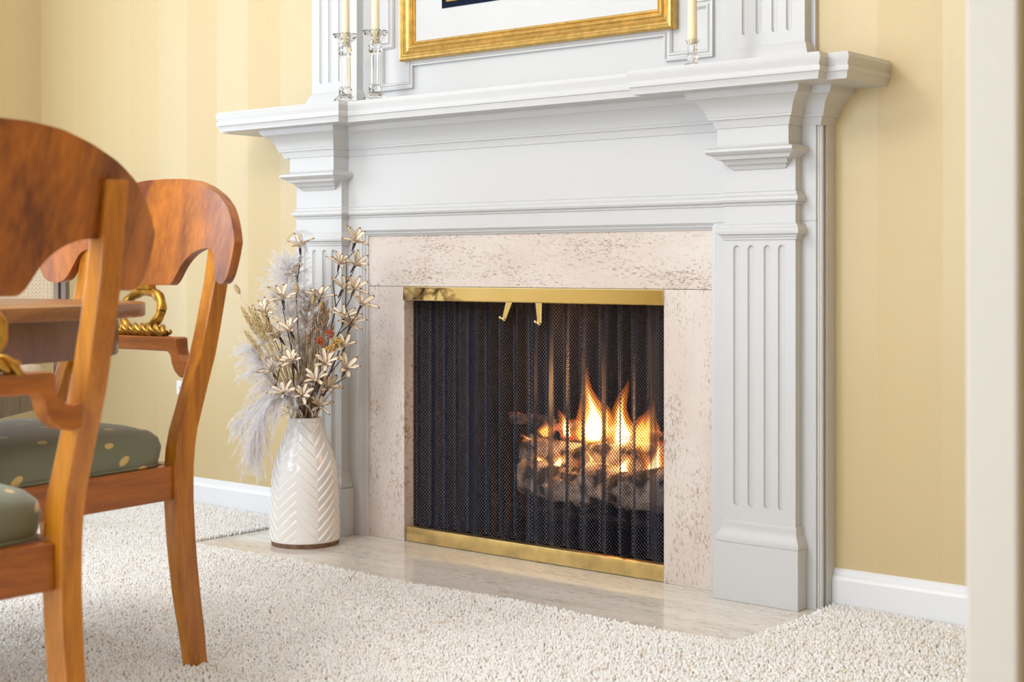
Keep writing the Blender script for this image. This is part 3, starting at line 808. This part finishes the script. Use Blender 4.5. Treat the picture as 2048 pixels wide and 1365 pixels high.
# ------------------------------------------------------------------ round table
TX, TY = -.04, -1.98
tb = thing('dining_table', (TX, TY, 0), 'oval brown wooden dining table with a deep apron', 'table')
def oval(inset, z, n=96, p=3.0):
    o = []
    for i in range(n):
        c, s_ = math.cos(2 * math.pi * i / n), math.sin(2 * math.pi * i / n)
        o.append((TX + math.copysign(abs(c) ** (2 / p), c) * (.41 - inset), TY + math.copysign(abs(s_) ** (2 / p), s_) * (.73 - inset), z))
    return o
m = MB(); m.rings([oval(.003, .6545), oval(.0006, .656), oval(0, .658), oval(0, .6755), oval(.0006, .6775), oval(.003, .679)]); m.build('table_top', 'wood_table', tb, smooth=True, angle=40)
m = MB(); m.rings([oval(.085, .588), oval(.044, .588), oval(.042, .591), oval(.042, .654), oval(.085, .654), oval(.085, .588)], caps=False); m.build('apron', 'wood_apron', tb, smooth=True, angle=40)
m = MB(); m.lathe([(.15, .64), (.15, .60), (.07, .57), (.055, .50), (.06, .36), (.085, .27), (.09, .22), (.06, .18), (.06, .15)], 32, (TX, TY, 0)); m.build('pedestal', 'wood_apron', tb, smooth=True, angle=40)
for k in range(4):
    a = R(55 + (0, 70, 180, 250)[k]); m = MB()
    m.tube([(TX + q * math.cos(a), TY + q * math.sin(a), z) for q, z in ((.03, .20), (.12, .19), (.20, .12), (.27, .045), (.31, .022))], [.035, .032, .026, .021, .02], 8); m.build('foot', 'wood_apron', tb, smooth=True)

# ------------------------------------------------------------------ cane-backed chair against the wall
cc = thing('cane_chair', (0, 0, 0), 'brown wooden chair with woven cane back and beige seat in the far corner', 'chair')
for sx in (-1, 1):
    m = MB(); m.box(*sorted((sx * .225, sx * .241)), -.02, .02, 0, .98)
    m.build('back_post', 'wood_dark', cc, bevel=.003, local=True)
    m = MB(); m.box(*sorted((sx * .2412, sx * .262)), -.012, .014, 0, .97); m.build('back_post', 'wood_dark', cc, bevel=.004, local=True)
    m = MB(); m.tube([(sx * .22, -.44, .40), (sx * .22, -.445, .2), (sx * .22, -.45, 0)], [.024, .02, .016], 10); m.build('front_leg', 'wood_dark', cc, smooth=True, local=True)
    m = MB(); m.box(*sorted((sx * .215, sx * .24)), -.43, -.02, .345, .405); m.build('side_rail', 'wood_dark', cc, bevel=.003, local=True)
m = MB(); m.box(-.2248, .2248, -.016, .016, .93, .985); m.build('top_rail', 'wood_dark', cc, bevel=.004, local=True)
m = MB(); m.box(-.2248, .2248, -.016, .016, .50, .53); m.build('lower_rail', 'wood_dark', cc, bevel=.003, local=True)
m = MB(); m.box(-.2148, .2148, -.455, -.43, .345, .405); m.build('front_rail', 'wood_dark', cc, bevel=.003, local=True)
m = MB(); rs = []
for z, i_ in ((.406, .0), (.415, -.006), (.445, -.008), (.462, .002), (.470, .03), (.474, .09)):
    rs.append([(x, y, z) for x, y in seat_outline(-.03 - i_, -.46 + i_, .215 - i_, .24 - i_, 7)])
m.rings(rs); m.build('seat_cushion', 'linen', cc, smooth=True, local=True)
m = MB(); pt = .0115; X0, X1, Z0, Z1 = -.222, .222, .528, .932
def strip(xa, za, xb, zb, w, y):
    d = Vector((xb - xa, zb - za)).normalized(); n_ = Vector((-d.y, d.x)) * w
    m.ext([(xa + n_.x, za + n_.y), (xb + n_.x, zb + n_.y), (xb - n_.x, zb - n_.y), (xa - n_.x, za - n_.y)], lambda a, b, h: (a, h, b), y, y + .0007)
for i in range(int((X1 - X0) / pt)):
    for q in (-.0016, .0016): strip(X0 + (i + .5) * pt + q, Z0, X0 + (i + .5) * pt + q, Z1, .0010, -.003)
for i in range(int((Z1 - Z0) / pt)):
    for q in (-.0016, .0016): strip(X0, Z0 + (i + .5) * pt + q, X1, Z0 + (i + .5) * pt + q, .0010, -.0022)
H, W_ = Z1 - Z0, X1 - X0
for i in range(-int(H / pt), int(W_ / pt)):
    xa = X0 + (i + 1) * pt; za = Z0; xb, zb = xa + H, Z1
    if xa < X0: za += X0 - xa; xa = X0
    if xb > X1: zb -= xb - X1; xb = X1
    strip(xa, za, xb, zb, .0014, -.0014); strip(-xa, za, -xb, zb, .0014, -.0006)
stuff(m.build('cane_panel', 'cane', cc, local=True))
cc.location = (-1.573, -.572, 0); cc.rotation_euler = (0, 0, R(36))

# ------------------------------------------------------------------ wall outlet
ot = thing('wall_outlet', (-1.425, WY, .36), 'small white wall outlet plate half hidden behind the chair post', 'outlet')
m = MB(); m.box(-1.450, -1.400, WY - .006, WY, .338, .382); m.build('cover_plate', 'plate', ot, bevel=.004)
m = MB(); m.lathe([(.014, -.0075), (.014, -.0055)], 16); m.v = [(x - 1.425, WY + zz, y + .36) for x, y, zz in m.v]; s_ = m.build('socket', 'plate', ot)
for dx in (-.005, .005):
    q = MB(); q.box(-1.425 + dx - .001, -1.425 + dx + .001, WY - .0082, WY - .007, .356, .365); q.build('slot', 'slot', s_)

# ------------------------------------------------------------------ candlesticks and candles
CPR = [(r_, z_ * 1.035) for r_, z_ in [(.030, 0), (.0335, .002), (.033, .006), (.026, .014), (.0185, .021), (.0165, .0225), (.0195, .027), (.0165, .031), (.0195, .036), (.0155, .040), (.0143, .042), (.0140, .122), (.0165, .124), (.0195, .128), (.0165, .133), (.0195, .139), (.0165, .145), (.0165, .154), (.0200, .160), (.036, .1765), (.0345, .179), (.020, .170), (.0125, .165), (.0115, .148), (.001, .147)]]
def candle(x, y, z, r, h, label):
    m = MB(); m.lathe([(r, 0), (r, .02), (r * .93, h * .5), (r * .78, h * .96), (r * .6, h * .985), (.0012, h)], 20, (x, y, z))
    t = thing('taper_candle', (x, y, z), label, 'candle', 'ivory taper candles on the mantel shelf')
    m.build('wax', 'candle', t, smooth=True, angle=50)
    w = MB(); w.tube([(x, y, z + h - .002), (x + .001, y, z + h + .010)], .0009, 6); w.build('wick', 'slot', t)
def tall_stick(x, y, label, cl):
    m = MB(); m.lathe(CPR, 8, (x, y, 1.1802), rot=R(22.5 + 40))
    tag(m.build('candlestick', 'crystal', origin=(x, y, 1.1802)), label, 'candlestick', 'crystal candlesticks on the mantel shelf')
    candle(x, y, 1.1802 + .1526, .0108, .26, cl)
tall_stick(-.523, -.120, 'tall cut crystal candlestick standing on the left shelf break, leftmost', 'ivory taper candle in the leftmost tall crystal candlestick')
tall_stick(-.420, -.110, 'tall cut crystal candlestick standing nearest the left edge of the picture', 'ivory taper candle in the crystal candlestick nearest the picture')
m = MB(); m.lathe([(.016, 0), (.0187, .001), (.0175, .003), (.010, .006), (.0068, .0085), (.008, .010), (.0115, .0135), (.0128, .0188), (.0115, .024), (.0085, .0280), (.0085, .030), (.0100, .034), (.0098, .041), (.0105, .046), (.0125, .051), (.0148, .057), (.0135, .0575), (.0112, .051), (.0108, .046), (.001, .0455)], 24, (.603, -.160, 1.1802))
tag(m.build('candlestick', 'crystal', smooth=True, angle=60, origin=(.603, -.160, 1.1802)), 'small round glass candle holder with a ball stem, right end of shelf', 'candlestick', 'crystal candlesticks on the mantel shelf')
candle(.603, -.160, 1.1802 + .0460, .0104, .26, 'ivory taper candle in the small glass holder right of the picture')

# ------------------------------------------------------------------ vase
VX, VY = -.603, -.192
VP = [(0, .0895), (.010, .0925), (.019, .0940), (.056, .0936), (.094, .0922), (.131, .0915), (.168, .0895), (.205, .0860), (.224, .0812), (.242, .0755), (.261, .0690), (.280, .0605), (.298, .0530), (.316, .0475), (.330, .0445), (.337, .0440)]
va = thing('floor_vase', (VX, VY, 0), 'tall white glazed ceramic vase with embossed chevron pattern standing on the hearth', 'vase')
def vase_body():
    nT, nZ = 288, 230; z0 = .013
    rs = []
    zs_ = np.array([p[0] for p in VP]); rs_ = np.array([p[1] for p in VP])
    th = np.arange(nT) * 2 * np.pi / nT
    tri = np.abs(((th / (2 * np.pi) * 5 + .297) % 1.0) * 2 - 1)       # five chevron columns
    V = []
    for i in range(nZ + 1):
        z = z0 + (.337 - z0) * i / nZ
        r = np.interp(z, zs_, rs_)
        sl = .052
        ph = ((z + sl * tri * (r / .092)) / .0255) % 1.0
        saw = np.where(ph < .86, ph / .86, (1 - ph) / .14)
        fade = np.clip((z - .016) / .004, 0, 1) * np.clip((.330 - z) / .006, 0, 1)
        rr = r + .0029 * (saw - .5) * fade
        V.append(np.stack([VX + rr * np.cos(th), VY + rr * np.sin(th), np.full(nT, z)], 1))
    # lip and inner wall
    for z, r in ((.339, .0425), (.338, .0405), (.30, .046), (.26, .062), (.2, .08), (.06, .085), (.03, .05), (.03, .001)):
        V.append(np.stack([VX + r * np.cos(th), VY + r * np.sin(th), np.full(nT, z)], 1))
    m = MB(); m.rings([v.tolist() for v in V], caps=False)
    m.build('body', 'vase', va, smooth=True, angle=70)
vase_body()
m = MB(); m.lathe([(.060, 0), (.0875, .0), (.0895, .002), (.0905, .010), (.0915, .0135), (.06, .0135)], 64, (VX, VY, 0)); m.build('bare_foot', 'clay', va, smooth=True, angle=40)

# ------------------------------------------------------------------ dried arrangement
RT = Vector((.769, .639, 0)); AW = Vector((-.639, .769, 0))      # bouquet's own side and depth directions
def bq(a, z, c=0.0): return Vector((VX, VY, z)) + RT * a + AW * c
def neck(a, z, c):
    """keep a stem point inside the vase mouth until it is clear of the rim"""
    z = max(z, .352); lim = .026 + max(0, z - .352) * 1.1; q = math.hypot(a, c)
    if q > lim: a, c = a * lim / q, c * lim / q
    return bq(a, z, c)
def bez(p0, p1, p2, p3, n):
    return [p0 * (1 - t) ** 3 + p1 * 3 * t * (1 - t) ** 2 + p2 * 3 * t * t * (1 - t) + p3 * t ** 3 for t in np.linspace(0, 1, n)]
MOUTH = bq(.003, .30)
def petal_mesh():
    L_, W2 = .040, .0053; m = MB(); N = 10
    def ol(t, s): # outline
        return W2 * math.sin(math.pi * min(1, (t * .92 + .04)) ** .85) ** .7 * s
    rows = []
    for i in range(N + 1):
        t = i / N; w = W2 * (.22 + .78 * math.sin(math.pi / 2 * min(1, t / .62))) * math.sqrt(max(.02, 1 - max(0, (t - .62) / .38) ** 2)); yb = .004 * math.sin(t * 2.4) - .006 * t * t
        rows.append([(-w, yb + .0016, t * L_), (-w * .87, yb + .0009, t * L_), (0, yb - .0012, t * L_), (w * .87, yb + .0009, t * L_), (w, yb + .0016, t * L_)])
    v = [p for r_ in rows for p in r_]; f = []; mi = []
    for i in range(N):
        for j in range(4):
            a = i * 5 + j; f.append((a, a + 1, a + 6, a + 5)); mi.append(1 if j in (0, 3) or i >= N - 1 else 0)
    me = bpy.data.meshes.new('petal'); me.from_pydata(v, [], f)
    me.materials.append(M['petal']); me.materials.append(M['petal_rim'])
    me.polygons.foreach_set('material_index', mi); me.polygons.foreach_set('use_smooth', [True] * len(f)); me.update()
    return me
PETAL = petal_mesh()
cm = MB(); cm.tube([(0, 0, -.024), (0, 0, -.012), (0, 0, -.002), (0, 0, .004)], [.0011, .0026, .0034, .0016], 7)
cal = cm.build('calyx_source', 'twig', smooth=True, origin=(0, 0, 0)); CALYX = cal.data; bpy.data.objects.remove(cal)
def flower(branch, pos, d, sc_, seed):
    rr = random.Random(seed)
    o = link('flower', CALYX, branch); o.location = pos - wloc(branch)
    o.rotation_mode = 'QUATERNION'; o.rotation_quaternion = Vector((0, 0, 1)).rotation_difference(d.normalized()); o.scale = (sc_,) * 3
    n = rr.choice((7, 8, 8, 9)); ph = rr.uniform(0, 6)
    for k in range(n):
        p = link('petal', PETAL, o)
        sol = p.modifiers.new('thickness', 'SOLIDIFY'); sol.thickness = .0006
        tilt = rr.uniform(.50, 1.22)
        q = Quaternion((0, 0, 1), ph + 2 * math.pi * k / n + rr.uniform(-.2, .2)) @ Quaternion((1, 0, 0), tilt)
        p.rotation_mode = 'QUATERNION'; p.rotation_quaternion = q; p.scale = (rr.uniform(.85, 1.15), 1, rr.uniform(.8, 1.08))
    return o
# each branch: label, list of (a, z, c, size) heads, lowest first, following the stem up and outwards
BR = [
 ('dried branch with pale wooden flowers rising tallest on the right', [(.128, .586, -.06, 1.0), (.111, .604, -.07, 1.0), (.160, .640, -.10, 1.05), (.139, .679, -.085, 1.0), (.143, .744, -.09, 1.0), (.143, .804, -.095, 1.1)]),
 ('dried branch with two pale flowers standing just left of the tallest', [(.1055, .681, -.05, 1.1), (.096, .746, -.05, .9)]),
 ('dried branch with pale flowers on a thick dark stem at centre', [(-.018, .489, -.10, 1.05), (-.027, .571, -.08, 1.0), (-.051, .653, -.06, 1.15)]),
 ('dried branch with pale flowers topping the white plume on the left', [(-.025, .722, .0, .9), (-.014, .791, .0, 1.0)]),
 ('dried branch whose pale flowers face front above the red blooms', [(.068, .485, -.11, 1.1), (.042, .653, -.03, 1.1)]),
 ('dried branch with pale flowers leaning low to the right', [(.046, .371, -.07, .9), (.070, .421, -.09, 1.05), (.120, .472, -.10, 1.1)]),
 ('dried branch with pale flowers along the left side', [(-.038, .410, -.11, 1.0), (-.075, .464, -.08, 1.0), (-.059, .554, -.06, 1.0), (-.100, .614, -.03, 1.05)]),
 ('short dried branch with pale flowers low at the front', [(.010, .405, -.12, .95), (.046, .446, -.12, .95), (.113, .528, -.08, 1.0)]),
]
for bi, (lb, heads) in enumerate(BR):
    b = thing('dried_flower_branch', tuple(bq(.003, .30)), lb, 'dried flowers', 'dried flower branches in the vase')
    m = MB(); rr = random.Random(bi)
    pts = [bq(rr.uniform(-.015, .015), .27, rr.uniform(-.015, .015)), neck(heads[0][0] * .35, .352, heads[0][2] * .35)]
    sts = [bq(a * .93 - .004, z - .030, c * .95) for a, z, c, s_ in heads]
    spine = pts + [neck(h[0] * .86 - .003, h[1] - .045, h[2] * .92) for h in heads]
    spine = [spine[0], spine[1]] + sorted(spine[2:], key=lambda p: p.z)
    top = bq(heads[-1][0], heads[-1][1] - .02, heads[-1][2]); spine.append(top)
    m.tube(spine, np.linspace(.0022, .0011, len(spine)).tolist(), 6)
    for i, (a, z, c, s_) in enumerate(heads):
        pos = bq(a, z, c)
        if i < len(heads) - 1:
            base = neck(a * .86 - .003, z - .045, c * .92)
            m.tube([base, base.lerp(pos, .5) + RT * .003, pos], [.0014, .0012, .0010], 6)
    m.build('stem', 'twig', b, smooth=True)
    for i, (a, z, c, s_) in enumerate(heads):
        pos = bq(a, z, c)
        d = (pos - bq(.01, max(.30, z - .16), -.0)).normalized() + Vector((0, 0, .35)) - AW * .45 + RT * rr.uniform(-.35, .35)
        flower(b, pos, d, s_ * 1.12, bi * 10 + i)

for k_ in ('plume', 'plume_tan'):
    nt = M[k_].node_tree; b_ = nt.nodes['Principled BSDF']; out = nt.nodes['Material Output']
    tr = nd(nt, 'ShaderNodeBsdfTranslucent'); tr.inputs[0].default_value = b_.inputs['Base Color'].default_value
    mx = nd(nt, 'ShaderNodeMixShader'); mx.inputs[0].default_value = .45
    ln(nt, b_.outputs[0], mx.inputs[1]); ln(nt, tr.outputs[0], mx.inputs[2]); ln(nt, mx.outputs[0], out.inputs['Surface'])
def plume(label, axis, mat, n, spread, flen, droop, width=.00075, start=.25, seed=0, along=.75, taper=.55):
    rr = np.random.default_rng(seed)
    t_ = thing('pampas_plume', tuple(bq(.0, .30)), label, 'pampas grass', 'pampas plumes in the vase')
    P_ = [Vector(p) for p in axis]
    # dense resample (Catmull-Rom)
    pts = []
    for i in range(len(P_) - 1):
        p0, p1, p2, p3 = P_[max(i - 1, 0)], P_[i], P_[i + 1], P_[min(i + 2, len(P_) - 1)]
        for s in np.linspace(0, 1, 10, endpoint=False):
            pts.append(.5 * ((2 * p1) + (p2 - p0) * s + (2 * p0 - 5 * p1 + 4 * p2 - p3) * s * s + (3 * p1 - p0 - 3 * p2 + p3) * s ** 3))
    pts.append(P_[-1])
    m = MB(); m.tube(pts, np.linspace(.0019, .0005, len(pts)).tolist(), 6); m.build('stem', mat if mat == 'plume_tan' else 'straw', t_, smooth=True)
    A = np.array([tuple(p) for p in pts]); T = np.gradient(A, axis=0); T /= np.linalg.norm(T, axis=1)[:, None]
    K = len(pts)
    # fronds: curved side strands, each carrying short fuzz
    G = max(12, n // 70); n = G * 70
    def place(sv):
        idx = np.clip(sv * (K - 1), 0, K - 1.001); i0 = idx.astype(int); f_ = (idx - i0)[:, None]
        return A[i0] * (1 - f_) + A[i0 + 1] * f_, T[i0]
    sg = start + (1 - start) * rr.random(G) ** .9
    gb, gt = place(sg)
    rnd = rr.normal(size=(G, 3)); rnd -= gt * (rnd * gt).sum(1)[:, None]; rnd /= np.linalg.norm(rnd, axis=1)[:, None]
    prof = np.sin(np.pi * np.clip((sg - start) / (1 - start) * .80 + .14, 0, 1)) ** taper
    gl = flen * (.55 + .65 * rr.random(G)) * (.45 + .55 * prof)
    d = gt * along + rnd * (spread * (.25 + .8 * rr.random(G)))[:, None]; d /= np.linalg.norm(d, axis=1)[:, None]
    NS = 9; GP = np.zeros((G, NS, 3)); GD = np.zeros((G, NS, 3)); p = gb.copy()
    for k in range(NS):
        GP[:, k] = p; GD[:, k] = d
        d = d + np.array([0, 0, -droop])[None] / NS + rr.normal(size=(G, 3)) * .09; d /= np.linalg.norm(d, axis=1)[:, None]
        p = p + d * (gl / (NS - 1))[:, None]
    gi = np.repeat(np.arange(G), 70); u = rr.random(n) * (NS - 1.001); u0 = u.astype(int); fu = (u - u0)[:, None]
    base = GP[gi, u0] * (1 - fu) + GP[gi, u0 + 1] * fu; tan = GD[gi, u0]
    rnd = rr.normal(size=(n, 3)); rnd -= tan * (rnd * tan).sum(1)[:, None]; rnd /= np.linalg.norm(rnd, axis=1)[:, None]
    ln_ = (.010 + .012 * rr.random(n)) * (1.15 - .55 * u / NS)
    d = tan + rnd * (.25 + .35 * rr.random(n))[:, None]; d /= np.linalg.norm(d, axis=1)[:, None]
    seg = 2; V = np.zeros((n, seg + 1, 2, 3)); p = base.copy()
    wd = np.cross(d, rr.normal(size=(n, 3))); wd /= np.linalg.norm(wd, axis=1)[:, None]
    for k in range(seg + 1):
        w = width * (1 - k / seg * .7) * (.7 + .6 * rr.random(n))
        V[:, k, 0] = p + wd * w[:, None] * .5; V[:, k, 1] = p - wd * w[:, None] * .5
        if k < seg:
            d = d + np.array([0, 0, -.25]) + rr.normal(size=(n, 3)) * .12; d /= np.linalg.norm(d, axis=1)[:, None]
            p = p + d * (ln_ / seg)[:, None]
    V = V.reshape(n, -1, 3)
    F = np.array([[2 * k, 2 * k + 1, 2 * k + 3, 2 * k + 2] for k in range(seg)])
    F = (np.arange(n)[:, None, None] * (2 * seg + 2) + F[None]).reshape(-1, 4)
    me = bpy.data.meshes.new('plume_fibres'); V = V.reshape(-1, 3) - np.array(wloc(t_))
    me.vertices.add(len(V)); me.vertices.foreach_set('co', V.ravel())
    me.loops.add(F.size); me.loops.foreach_set('vertex_index', F.ravel().astype(np.int32))
    me.polygons.add(len(F)); me.polygons.foreach_set('loop_start', (np.arange(len(F)) * 4).astype(np.int32)); me.polygons.foreach_set('loop_total', np.full(len(F), 4, dtype=np.int32))
    me.update(calc_edges=True); me.validate(); me.materials.append(M[mat])
    stuff(link('plume_fibres', me, t_))
    return t_
plume('fluffy white pampas plume standing upright at the left back', [bq(.0, .30), bq(-.015, .42, .01), bq(-.035, .55, .01), bq(-.050, .66, .01), bq(-.045, .745, .01)], 'plume', 15000, 1.2, .085, .35, seed=1, start=.34, width=.00085)
plume('white pampas plume leaning out over the left rim', [bq(-.002, .30), bq(-.025, .37, -.05), bq(-.070, .425, -.07), bq(-.102, .475, -.07), bq(-.118, .535, -.06)], 'plume', 10500, 1.3, .085, 1.1, seed=2, start=.30)
plume('white pampas plume drooping over the left side of the vase', [bq(-.004, .30, -.01), bq(-.012, .365, -.06), bq(-.045, .398, -.09), bq(-.088, .375, -.10), bq(-.115, .32, -.095), bq(-.125, .25, -.085)], 'plume', 11500, 1.1, .110, 2.2, seed=3, start=.16, taper=.3)
plume('white pampas plume trailing in thin strands furthest left', [bq(-.004, .30, .0), bq(-.03, .37, -.03), bq(-.08, .395, -.05), bq(-.130, .375, -.05), bq(-.165, .335, -.05)], 'plume', 3600, .8, .080, 2.0, seed=4, start=.22, taper=.3)
plume('tan pampas plume upright in the middle of the bouquet', [bq(.0, .30), bq(.004, .42, -.03), bq(.006, .50, -.05), bq(.006, .58, -.03), bq(.012, .665, .0)], 'plume_tan', 5200, .75, .055, .3, seed=5, start=.2)
plume('thin tan grass plume to the right of centre', [bq(.0, .30), bq(.03, .42, -.05), bq(.05, .50, -.06), bq(.058, .57, -.05), bq(.060, .63, -.04)], 'plume_tan', 2600, .40, .036, .1, seed=6, start=.1)
plume('small pale pampas wisp curling above the upright plume', [bq(.0, .30), bq(-.03, .50, .02), bq(-.058, .70, .02), bq(-.055, .80, .02), bq(-.030, .835, .01), bq(-.008, .815, .0)], 'plume', 260, .25, .05, .8, seed=7, start=.72, width=.0006)

def ear(label, name, cat, group, tip, c, mat, ln_, rad, seed, kind):
    rr = random.Random(seed); a, z = tip
    t_ = thing(name, tuple(bq(.0, .30)), label, cat, group)
    top = bq(a, z, c); p1 = bq(a * .25, .40, c * .5); p2 = bq(a * .70, z * .72 + .10, c)
    pts = bez(bq(rr.uniform(-.02, .01), .28), p1, p2, top, 10)
    m = MB(); m.tube(pts, np.linspace(.0011, .0006, 10).tolist(), 5); m.build('stem', 'straw', t_)
    d = (pts[-1] - pts[-2]).normalized()
    m = MB()
    if kind == 'tail':
        m.tube([top + d * ln_ * (q - .2) for q in np.linspace(0, 1, 8)], [rad * math.sin(math.pi * (q * .86 + .1)) ** .6 for q in np.linspace(0, 1, 8)], 9)
        for k in range(150):
            q = rr.random(); pos = top + d * ln_ * (q - .2); v = Vector((rr.gauss(0, 1), rr.gauss(0, 1), rr.gauss(0, 1))); v = (v - d * v.dot(d)).normalized()
            s0 = pos + v * rad * .8 * math.sin(math.pi * (q * .86 + .1)) ** .6; s1 = s0 + (v * .55 + d) * .006; sd = v.cross(d) * .0004
            m.add([s0 + sd, s0 - sd, s1], [(0, 1, 2)])
        m.build('fluffy_head', 'tail', t_, smooth=True)
    else:
        for k in range(18):
            q = k / 17; pos = top + d * ln_ * (q - .5); an = k * 2.4
            u = d.cross(Vector((.3, .5, .8))).normalized(); w = d.cross(u); v = u * math.cos(an) + w * math.sin(an)
            s0 = pos + v * .001; s1 = pos + v * rad + d * .006; s2 = pos + v * rad * .9 + d * .012
            m.tube([s0, s1, s2], [.0008, .0019, .0004], 5)
            e0 = s2; e1 = s2 + (d + v * .35) * .016; sd = v.cross(d) * .00025
            m.add([e0 + sd, e0 - sd, e1], [(0, 1, 2)])
        m.build('seed_head', mat, t_, smooth=True)
WG = 'wheat ears in the vase'
wheat = [(-.142, .605), (-.132, .585), (-.122, .605), (-.113, .575), (-.125, .545), (-.108, .590), (-.098, .560), (-.090, .590), (-.085, .545), (-.105, .520), (-.118, .500), (-.078, .570)]
for i, w in enumerate(wheat):
    ear('golden wheat ear in the sheaf on the left of the bouquet', 'wheat_ear', 'dried grass', WG, w, -.06 - .008 * (i % 5), 'straw', .055, .0052, i, 'wheat')
for i, w in enumerate([(.030, .590), (.040, .560), (.048, .605), (.022, .545), (.058, .580), (.036, .520), (.070, .555), (.062, .600)]):
    ear('brown seed ear in the clump right of centre', 'wheat_ear', 'dried grass', 'brown seed ears in the vase', w, -.05 - .006 * (i % 4), 'straw_dark', .05, .0048, 30 + i, 'wheat')
for i, (w, lb) in enumerate([((-.171, .675), 'bunny tail grass head on a long stem, furthest left and alone'), ((-.081, .650), 'large tan bunny tail head against the white plume'), ((-.014, .676), 'small green tan bunny tail head beside the topmost centre flower'),
                             ((.026, .647), 'tan bunny tail head left of the open front flower'), ((.047, .630), 'long tan bunny tail head right of the open front flower'), ((-.090, .572), 'tan bunny tail head among the wheat'), ((-.030, .475), 'tan bunny tail head low at the centre front')]):
    ear(lb, 'bunny_tail_grass', 'dried grass', 'bunny tails in the vase', w, -.04 - .008 * (i % 3) + (.05 if i == 1 else 0), 'tail', .026, .0062, 60 + i, 'tail')
def bloom(name, label, a, z, c, r, mat, seed):
    rr = random.Random(seed); t_ = thing(name, tuple(bq(0, .30)), label, 'dried flowers', 'small coloured blooms in the vase')
    top = bq(a, z, c)
    m = MB(); m.tube(bez(bq(.01, .28), bq(.02, .40, c * .4), bq(a * .8, z - .06, c), top, 8), .0010, 5); m.build('stem', 'straw_dark', t_)
    m = MB()
    for k in range(26):
        v = Vector((rr.gauss(0, 1), rr.gauss(0, 1), rr.gauss(.3, 1))).normalized(); p = top + v * r * .55
        u = v.cross(Vector((.2, .9, .3))).normalized(); w = v.cross(u)
        m.tube([p, p + v * r * .35 + u * r * .1, p + v * r * .6], [r * .16, r * .24, r * .05], 5)
    m.build('bloom_head', mat, t_, smooth=True)
bloom('red_bloom', 'rust red dried bloom, upper one of two', .077, .566, -.095, .011, 'red', 1)
bloom('red_bloom', 'rust red dried bloom, lower left one of two', .054, .548, -.095, .011, 'red', 2)
bloom('ochre_bloom', 'ochre yellow dried bloom right of the red ones', .098, .542, -.095, .014, 'ochre', 3)
bloom('ochre_bloom', 'ochre brown dried bloom below the red ones', .078, .525, -.10, .011, 'ochre', 4)
# loose dry stems filling the neck
t_ = thing('dry_grass_bunch', tuple(bq(0, .30)), 'loose bunch of thin brown dry grass stems filling the vase neck', 'dried grass')
m = MB(); rr = random.Random(99)
for k in range(150):
    a0, c0 = rr.uniform(-.03, .03), rr.uniform(-.03, .03); a1 = rr.gauss(-.01, .055); z1 = rr.uniform(.42, .60); c1_ = rr.uniform(-.10, .02) - max(0, a1) * .3
    m.tube(bez(bq(a0 * .8, .29, c0 * .8), bq(a0 + a1 * .2, .37, c0), bq(a1 * .7, z1 - .08, c1_), bq(a1, z1, c1_), 6), [.0010, .0010, .0009, .0008, .0006, .0004], 4, m=k % 2)
stuff(m.build('grass_stems', ['straw', 'straw_dark'], t_))
